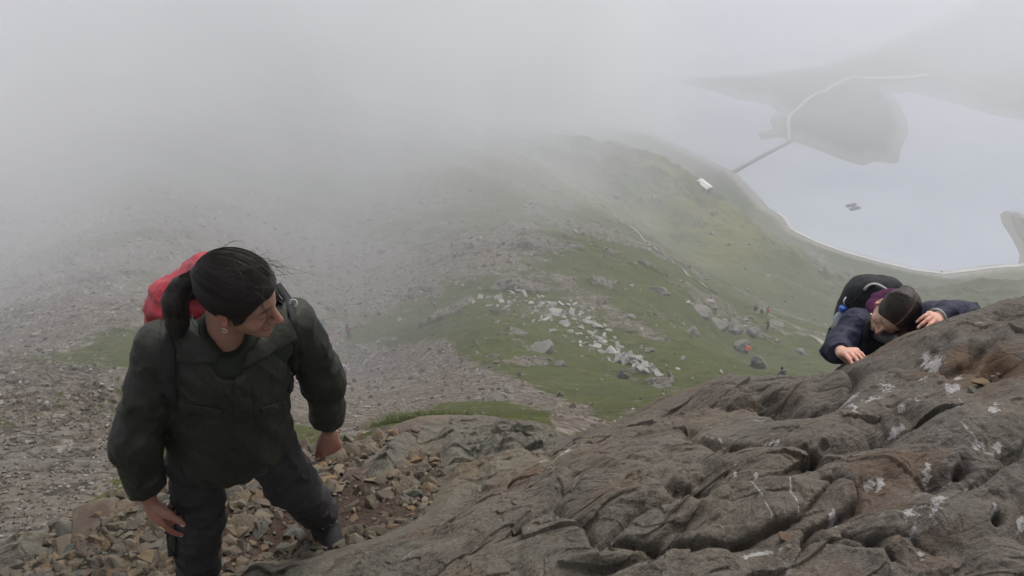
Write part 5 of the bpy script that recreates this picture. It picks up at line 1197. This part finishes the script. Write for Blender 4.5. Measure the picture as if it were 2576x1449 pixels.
# her rucksack
k0 = P(*q(2206, 752), 3.84); k1 = P(*q(2160, 850), 3.98); kax = unit(k0 - k1)
def gpk(p):
    d = smin(cap(p, k0, k1, .125, .130, frG, .72), cap(p, k1 + upG * .05 - frG * .08, k1 + upG * .22 - frG * .08, .10, .09), .05)
    return d + .006 * fbm3(p / .06, 3, 201) - .004 * np.abs(noise3(p / .05, 203))
V, F = sdf_mesh(gpk, *bounds([k0, k1], .24), .006); gp2 = mesh_obj('rucksack', V, F, MAT_PACK); tag(gp2, 'black rucksack with pale grey grab handle on the back of the woman in navy', 'backpack')
def tube(name, pts, r, mat, parent=None, sides=8, flat=1.0):
    pts = [np.asarray(x, float) for x in pts]; V = []; F = []
    for i, c in enumerate(pts):
        t = unit(pts[min(i + 1, len(pts) - 1)] - pts[max(i - 1, 0)]); s = unit(np.cross(t, (.13, .2, 1))); u2 = np.cross(s, t)
        for k in range(sides): a = 2 * math.pi * k / sides; V.append(c + s * math.cos(a) * r + u2 * math.sin(a) * r * flat)
    for i in range(len(pts) - 1):
        for k in range(sides): F.append((i * sides + k, i * sides + (k + 1) % sides, (i + 1) * sides + (k + 1) % sides, (i + 1) * sides + k))
    F += [tuple(range(sides))[::-1], tuple((len(pts) - 1) * sides + k for k in range(sides))]
    return mesh_obj(name, V, F, mat, parent)
hp = []
for t in np.linspace(0, 1, 12):
    u = 2174 + 68 * t; v = 724 - 16 * math.sin(math.pi * min(1, t * 1.15) ** .8) ; x = trace(gpk, *q(u, v + 6), 3.0); hp.append((x if x is not None else P(*q(u, v), 3.75)) - unit(P(*q(u, v), 1)) * (.006 + .012 * math.sin(math.pi * t)))
tube('grab_handle', hp, .009, MAT_GREYW, gp2, 8, .5)
strap('piping', gpk, [(2130, 800), (2145, 760), (2175, 728), (2205, 714)], 4, MAT_TROUS, gp2, .002, .004, 24, 3.0); strap('compression_strap', gpk, [(2128, 760), (2150, 775), (2175, 782), (2200, 780)], 7, MAT_BOOT, gp2, .004, .004, 18, 3.0)
tube('zip_pull', [P(*q(2128, 748), 3.80), P(*q(2122, 757), 3.79), P(*q(2124, 770), 3.79)], .004, MAT_GREYW, gp2, 6)
strap('shoulder_strap', gj_fn, [(2190, 800), (2178, 830), (2175, 862)], 16, MAT_BLACK, gp2, .008, .008, 14, 3.0, extra0=[k0 + frG * .1 + upG * .03])
strap('shoulder_strap', gj_fn, [(2322, 800), (2312, 822), (2300, 840)], 16, MAT_BLACK, gp2, .008, .008, 14, 3.0, extra0=[k0 + lfG * .12 + frG * .1 + upG * .02])
gst = []; rg = np.random.default_rng(8)
for i in range(260):
    sd_y = rg.choice([-1, 1]); x0 = rg.uniform(-.05, .085); k0 = unit(V3((x0 + .01) / .108, sd_y * .04, math.sqrt(max(.05, 1 - ((x0 + .01) / .108) ** 2)))); pts = []; o_ = rg.random() * .003; sw = rg.uniform(-.5, -.1)
    for t in np.linspace(rg.uniform(0, .3), rg.uniform(.6, 1), 10):
        an = t * 1.75; k = unit(k0 * math.cos(an) + V3(sw * t, sd_y, 0) * math.sin(an)); pts.append(hg + HG.T @ (V3(-.010, 0, .052) + k * (V3(.108, .088, .099) + o_)) * HS)
    gst.append(pts)
tag(hairtuft('loose_hair', gst, MAT_STRAND, gh, .0006), kind='stuff')
# bottle in the side pocket
bt0 = P(*q(2103, 862), 3.92); bax = unit(P(*q(2113, 815), 3.87) - bt0)
m = NT('clear_plastic'); MAT_PET = m.bsdf((.55, .62, .66), .12, None, .6, Transmission_Weight=.6, IOR=1.3); m = NT('blue_cap'); MAT_BLUE = m.bsdf((.02, .08, .42), .35, None, .5)
bz = np.array([(0, .030), (.004, .034), (.06, .034), (.065, .031), (.07, .034), (.13, .034), (.15, .026), (.165, .013), (.18, .013)])
def lathe(name, c, ax, prof, mat, parent=None, n=20):
    s = unit(np.cross(ax, (0, 0, 1.0) if abs(ax[2]) < .9 else (1.0, 0, 0))); t = np.cross(ax, s); V = []; F = []
    for z, r in prof:
        for k in range(n): a = 2 * math.pi * k / n; V.append(c + ax * z + (s * math.cos(a) + t * math.sin(a)) * r)
    for i in range(len(prof) - 1):
        for k in range(n): F.append((i * n + k, i * n + (k + 1) % n, (i + 1) * n + (k + 1) % n, (i + 1) * n + k))
    F += [tuple(range(n))[::-1], tuple((len(prof) - 1) * n + k for k in range(n))]
    return mesh_obj(name, V, F, mat, parent)
bo = lathe('water_bottle', bt0, bax, bz, MAT_PET); tag(bo, 'clear water bottle with blue cap in the side pocket of the black rucksack', 'bottle')
lathe('cap', bt0 + bax * .168, bax, [(0, .017), (.002, .018), (.022, .018), (.025, .016)], MAT_BLUE, bo)
lathe('label_band', bt0 + bax * .075, bax, [(0, .0345), (.045, .0345)], MAT_GREYW, bo)
small('side_pocket', lambda p: np.maximum(np.abs(cap(p, bt0 - bax * .03, bt0 + bax * .09, .046, .040)) - .003, (p - bt0) @ bax - .065 + .01 * noise3(p / .02, 1)), bt0 - .13, bt0 + .15, .004, MAT_PACK, gp2)
print('woman done')

# ================================================================== HIKERS FAR BELOW
def plain(name, c, rough=.8):
    m = NT(name); n = m.noise(8, 3, .6, m.obj()); return m.bsdf(m.mix(n, tuple(x * .8 for x in c), c), rough)
CM = dict(red=plain('red_shirt', (.42, .03, .03)), orange=plain('orange_shirt', (.75, .13, .04)), white=plain('white_shirt', (.55, .55, .62)), black=plain('black_coat', (.012, .012, .014)), dark=plain('dark_trousers', (.03, .03, .04)), blue=plain('blue_shorts', (.02, .025, .14)),
          teal=plain('teal_coat', (.05, .14, .20)), brown=plain('brown_hairs', (.03, .02, .015)), maroon=plain('maroon_coat', (.22, .05, .04)), tan=plain('tan_trousers', (.22, .17, .12)), lav=plain('lavender_coat', (.45, .44, .62)))
def hiker(loc, yaw, top, legs, label, lean=.1, bend=0.0, sc=1.0, packc=None, shorts=False, sit=False, poles=False):
    c, s = math.cos(yaw), math.sin(yaw); A = np.array([[c, -s, 0], [s, c, 0], [0, 0, 1]]); L = np.array(loc, float); T = lambda *p: L + A @ (V3(*p) * sc)
    hz = .50 if sit else .92; hp_ = T(-.02, 0, hz); nk = T(lean + bend * .5, 0, hz + .52 * (1 - bend * .45)); hd = T(lean * 1.3 + bend * .68, 0, hz + .70 * (1 - bend * .5))
    lg = []
    for y, x in ((.10, .16), (-.10, -.14)):
        k_ = T(x * .7 + (.25 if sit else .05), y, hz * .5 + (.12 if sit else .02)); a_ = T(x + (.2 if sit else 0), y, .08); lg.append((T(-.02, y, hz), k_, a_))
    ar = [(T(lean * .9 + bend * .45, y, (hz + .46 * (1 - bend * .45))), T(lean * .9 + bend * .4 + .08, y * 1.5, hz + .20 - bend * .15), T(lean + bend * .5 + .28, y * 1.35, hz + .10 - bend * .25)) for y in (.19, -.19)]
    lo, hi = bounds([L, hd + [0, 0, .15], *[a[2] for a in ar], *[a[1] for a in ar], *[l[1] for l in lg], *[l[2] for l in lg]], .16)
    def bf(p):
        d = smin(cap(p, hp_, nk, .12 * sc, .12 * sc), ell(p, hd, A.T, (.10 * sc, .08 * sc, .125 * sc)), .04); d = smin(d, cap(p, nk, hd, .055 * sc, .05 * sc), .02)
        for a, b, e in ar: d = smin(d, smin(cap(p, a, b, .05 * sc, .04 * sc), cap(p, b, e, .04 * sc, .035 * sc), .02), .02)
        for a, b, e in lg: d = smin(d, smin(cap(p, a, b, .08 * sc, .055 * sc), cap(p, b, e, .055 * sc, .04 * sc), .02), .03)
        return d
    V, F = sdf_mesh(bf, lo, hi, .022); o = mesh_obj('person', V, F, MAT_SKIN2, attrs=dict(blush=np.zeros(len(V)), hairy=np.zeros(len(V)), nail=np.zeros(len(V))))
    def tf(p):
        d = cap(p, hp_ + (nk - hp_) * .1, nk - (nk - hp_) * .12, .155 * sc, .165 * sc)
        for a, b, e in ar: d = smin(d, smin(cap(p, a, b, .07 * sc, .06 * sc), cap(p, b, b + (e - b) * (.1 if shorts else .8), .058 * sc, .05 * sc), .02), .04)
        return d + .01 * noise3(p / .12, 7)
    V, F = sdf_mesh(tf, lo, hi, .026); mesh_obj('jacket' if not shorts else 'shirt', V, F, CM[top], o)
    def lf_(p):
        d = None
        for a, b, e in lg:
            x = cap(p, a, b, .105 * sc, .085 * sc); x = x if shorts else smin(x, cap(p, b, e, .075 * sc, .065 * sc), .02); d = x if d is None else smin(d, x, .03)
        return smin(d, cap(p, hp_, hp_ + (nk - hp_) * .1, .13 * sc, .13 * sc), .03)
    V, F = sdf_mesh(lf_, lo, hi, .026); mesh_obj('shorts' if shorts else 'trousers', V, F, CM[legs], o)
    V, F = sdf_mesh(lambda p: smax(ell(p, hd + A @ V3(-.015, 0, .02) * sc, A.T, (.12 * sc, .10 * sc, .13 * sc)), (p - hd) @ (A @ unit(V3(1, 0, -.5))) - .02, .02), hd - .2, hd + .2, .022); mesh_obj('hair', V, F, CM['brown'], o)
    tag(o, label, 'person')
    if packc:
        pc = nk + (hp_ - nk) * .38 - (A @ V3(.20, 0, 0)) * sc
        V, F = sdf_mesh(lambda p: cap(p, pc + (nk - hp_) * .25, pc - (nk - hp_) * .3, .13 * sc, .16 * sc) + .015 * noise3(p / .1, 3), pc - .5, pc + .5, .03); pk_ = mesh_obj('rucksack', V, F, CM[packc]); tag(pk_, 'rucksack worn by the ' + label, 'backpack'); pk_['label'] = ('%s rucksack on the back of the %s hiker' % (dict(white='white', black='black', brown='brown').get(packc, packc), packlab[label]))
    if poles:
        for y in (.3, -.3): pass
    return o
packlab = {}
HK = [((349, 338), 1.2, 'maroon', 'dark', 'hiker in a dull red coat standing in the mist beside the man\'s sleeve', {}, None),
      ((345, 376), .4, 'lav', 'dark', 'hiker in lavender coat partly behind the edge of the man\'s sleeve', dict(bend=.25), 'white'),
      ((324, 333), 1.0, 'teal', 'dark', 'faint bluish hiker in thick mist just touching the man\'s sleeve', dict(bend=.2), None),
      ((761, 315), -2.2, 'white', 'dark', 'hiker in white top with black rucksack walking on the ridge crest', dict(bend=.1, shorts=True), 'black'),
      ((767, 316), -2.6, 'orange', 'tan', 'hiker in bright orange top beside the one in white', dict(shorts=True), None),
      ((755.5, 311), -2.4, 'maroon', 'brown', 'reddish-brown hiker crouching behind the white and orange pair', dict(sit=True), None),
      ((767, 330), -2.9, 'black', 'black', 'hiker all in black stepping down by a grey rock below the pair', dict(bend=.3), None),
      ((745, 356), .8, 'orange', 'blue', 'hiker in red-orange top and blue shorts bending beside a big grey rock', dict(bend=.5, shorts=True), None),
      ((783, 384), 2.0, 'dark', 'dark', 'hiker in dark clothes crouching by rocks right at the brown outcrop\'s skyline', dict(bend=.5, sit=True), None),
      ((941, 273), 1.0, 'dark', 'dark', 'tiny dark figure standing on the pale path at the lake shore', {}, None)]
packlab[HK[1][4]] = 'lavender-coated'; packlab[HK[3][4]] = 'white-topped'
for (u, v), yaw, tp, lg_, lab, kw, pc in HK:
    h = ground_hit(u, v); o = hiker(h - Vector((0, 0, .05)), yaw, tp, lg_, lab, packc=pc, **kw); print('hiker', lab[:30], round(h.length, 1))

# ================================================================== ROCK OUTCROPS, HUT, RAFT
def crag_rock(u, v, wpx, hpx, label, seed, dp=.8, rot=0.0):
    h = ground_hit(u, v); d = h.y * CP - h.z * SP; W = wpx / FPX * d / 2; H = hpx / FPX * d / 2 * 1.15; r = np.random.default_rng(seed)
    c, s = math.cos(rot), math.sin(rot); pl = r.normal(size=(16, 3)); pl /= np.linalg.norm(pl, axis=1)[:, None]; of = .60 + .30 * r.random(16)
    def fn(p):
        l = (p - np.array(h)) @ np.array([[c, s, 0], [-s, c, 0], [0, 0, 1]]).T / np.array([W, W * dp, H]); d_ = np.linalg.norm(l, axis=1) - 1
        for n_, o_ in zip(pl, of): d_ = smax(d_, l @ n_ - o_, .015)
        l2 = l + .25 * fbm3(l * 1.5, 2, seed)[:, None]; return (d_ + .16 * fbm3(l * 1.8, 3, seed) - .10 * np.abs(noise3(l2 * np.array([3, 3, 5]), seed + 3)) ** .6 + .05) * min(W, H)
    m_ = max(W, H) * 1.3; V, F = sdf_mesh(fn, np.array(h) - m_, np.array(h) + m_, m_ / 30)
    o = mesh_obj('rock', V, F, MAT_CRAG); tag(o, label, 'rock'); return o
MAT_CRAG = stone_mat('crag_stone', [(0, (.13, .125, .112)), (.5, (.18, .17, .15)), (1, (.115, .105, .095))], 1.6, .12)
CR_ = [(757, 367, 24, 30, 'big upright grey boulder just above the brown outcrop\'s skyline'), (740, 347, 20, 16, 'squarish grey rock left of the red-topped hiker'),
 (752, 333, 16, 12, 'rounded rock between the black-clad hiker and the red-topped one'), (735, 330, 22, 18, 'cracked grey crag above the squarish rock'), (718, 326, 26, 12, 'long low grey slab stepping left from the cracked crag'),
 (692, 334, 19, 16, 'rounded pale boulder alone left of the cracked crag'), (663, 376, 0, 0, ''), (622, 378, 16, 24, 'pale knobbly rock standing in the bright grass'), (700, 312, 26, 8, 'flat grey rock band upslope of the rounded pale boulder'),
 (660, 292, 22, 12, 'misty grey crag at the top of the boulder slope'), (630, 318, 14, 9, 'grey rock just above the right side of the boulder tongue'), (648, 352, 13, 11, 'big pale round boulder at the lower right of the tongue'),
 (715, 383, 12, 8, 'pale boulder half behind the outcrop skyline'), (670, 376, 8, 12, 'thin pale standing stone in the grass'), (540, 352, 34, 16, 'broad brown-grey rock hump in the grass left of the tongue'), (560, 366, 18, 14, 'smaller brown-grey knob below the broad hump'),
 (48, 408, 12, 10, 'lone rounded boulder in the mist at the far left'), (777, 325, 18, 7, 'slanting slab beside the black-clad hiker'), (800, 352, 14, 7, 'low grey rock on the ridge left of the woman\'s sleeve'), (830, 360, 12, 6, 'flat rock right beside the woman\'s sleeve'),
 (510, 393, 15, 12, 'grey rock on the grass below the brown gravel fan'), (492, 401, 26, 10, 'jumble of grey slabs above the green ledge'), (415, 378, 16, 10, 'pale boulder on the misty gravel right of the raised arm'), (560, 396, 9, 12, 'pointed stone on the edge of the gravel fan'),
 (530, 428, 26, 11, 'orange-stained ledge rock at the rim of the gully'), (498, 300, 16, 5, 'pale leaning slabs left of the boulder tongue'), (610, 440, 0, 0, '')]
for i, (u, v, w_, h_, lab) in enumerate(CR_):
    if w_: crag_rock(u, v, w_, h_, lab, 300 + i, .8, .3 * i)
lp = Vector((*lakeP(853, 207), ZL)); m = NT('raft_deck'); MAT_RAFT = m.bsdf(m.mix(m.noise(2, 3, .6, m.obj()), (.03, .032, .036), (.07, .07, .075)), .8); MAT_RUST = plain('rust_box', (.12, .05, .04))
rf = bpy.data.objects.new('raft', None); COL.objects.link(rf); rf.location = lp; rf.rotation_euler = (0, 0, .35); tag(rf, 'small dark floating platform of two pontoons on the open lake', 'raft')
def box(name, lo, hi, mat, parent, bev=.0):
    bm = bmesh.new(); bmesh.ops.create_cube(bm, size=1.0)
    for v_ in bm.verts: v_.co = Vector([lo[i] + (hi[i] - lo[i]) * (v_.co[i] + .5) for i in range(3)])
    if bev: bmesh.ops.bevel(bm, geom=bm.edges[:], offset=bev, segments=2, affect='EDGES')
    me = bpy.data.meshes.new(name); bm.to_mesh(me); bm.free(); me.materials.append(mat); o = bpy.data.objects.new(name, me); COL.objects.link(o); o.parent = parent; return o
for s in (-1, 1): box('pontoon', (-3.2, s * 1.7 - 1.0, -.3), (3.2, s * 1.7 + 1.0, .5), MAT_RAFT, rf, .15)
box('walkway', (-.8, -.69, .2), (.8, .69, .4), MAT_RUST, rf)
hh_ = ground_hit(704, 188); hu = bpy.data.objects.new('hut', None); COL.objects.link(hu); hu.location = hh_; hu.rotation_euler = (0, 0, .5); tag(hu, 'small isolated hut with a pale roof on the hillside above the lake', 'hut')
hm = NT('hut_wall'); MAT_HW = hm.bsdf(hm.mix(hm.noise(1.5, 3, .6, hm.obj()), (.22, .21, .2), (.32, .31, .3)), .9); hm = NT('hut_roof'); MAT_HR = hm.bsdf(hm.mix(hm.noise(1.2, 3, .6, hm.obj()), (.62, .62, .6), (.74, .74, .72)), .7)
box('wall', (-1.5, -3.2, -1.5), (1.5, 3.2, 2.0), MAT_HW, hu); box('door', (-.5, -3.24, -1.0), (.5, -3.202, 1.2), MAT_RUST, hu)
mesh_obj('roof', [(-1.8, -3.5, 2.0), (1.8, -3.5, 2.0), (1.8, 3.5, 2.0), (-1.8, 3.5, 2.0), (0, -3.5, 2.9), (0, 3.5, 2.9)], [(0, 3, 2, 1), (0, 1, 4), (1, 2, 5, 4), (2, 3, 5), (3, 0, 4, 5)], MAT_HR, hu, smooth=False)

# ================================================================== GRASS of the near ledge and slope
def grass(name, pts, label, mat, R, hmin, hmax, wd):
    V = []; n = 0; F = []; Sh = []
    for h, sc in pts:
        for b in range(5):
            a = R.uniform(0, 6.28); L = R.uniform(hmin, hmax) * sc; o = np.array(h) + V3(R.normal() * .05 * sc, R.normal() * .05 * sc, -.01); s = V3(math.cos(a), math.sin(a), 0) * wd * sc; ln = V3(R.normal() * .5, R.normal() * .5, 1) * L
            V += [o - s, o + s, o + ln * .55 + s * .6, o + ln * .55 - s * .6, o + ln * [1.25, 1.25, .85]]; F.append((n, n + 1, n + 2, n + 3)); F.append((n + 3, n + 2, n + 4)); n += 5; Sh += [R.random()] * 5
    o = mesh_obj(name, V, F, mat, attrs=dict(shade=np.array(Sh))); return tag(o, label, kind='stuff')
m = NT('grass_blade'); MAT_GR = m.bsdf(m.ramp(m.attr('shade').outputs['Fac'], [(0, (.040, .062, .012)), (.5, (.070, .098, .020)), (.85, (.11, .12, .035)), (1, (.17, .15, .06))]), .7, None, .2)
R3 = np.random.default_rng(21); gpts = []
gz = D([(935,1092),(1000,1072),(1100,1062),(1250,1076),(1400,1090),(1440,1100),(1330,1108),(1150,1120),(1040,1100)])
while len(gpts) < 5200:
    u, v = R3.uniform(360, 575), R3.uniform(415, 450)
    if sdist(np.array([u]), np.array([v]), gz)[0] < R3.normal() * 2: continue
    h = ground_hit(u, v)
    if h is not None and h.length < 30: gpts.append((h, 1.0))
grass('grass', gpts, 'bright green grass tufts on the ledge behind the rim rocks', MAT_GR, R3, .05, .14, .004)
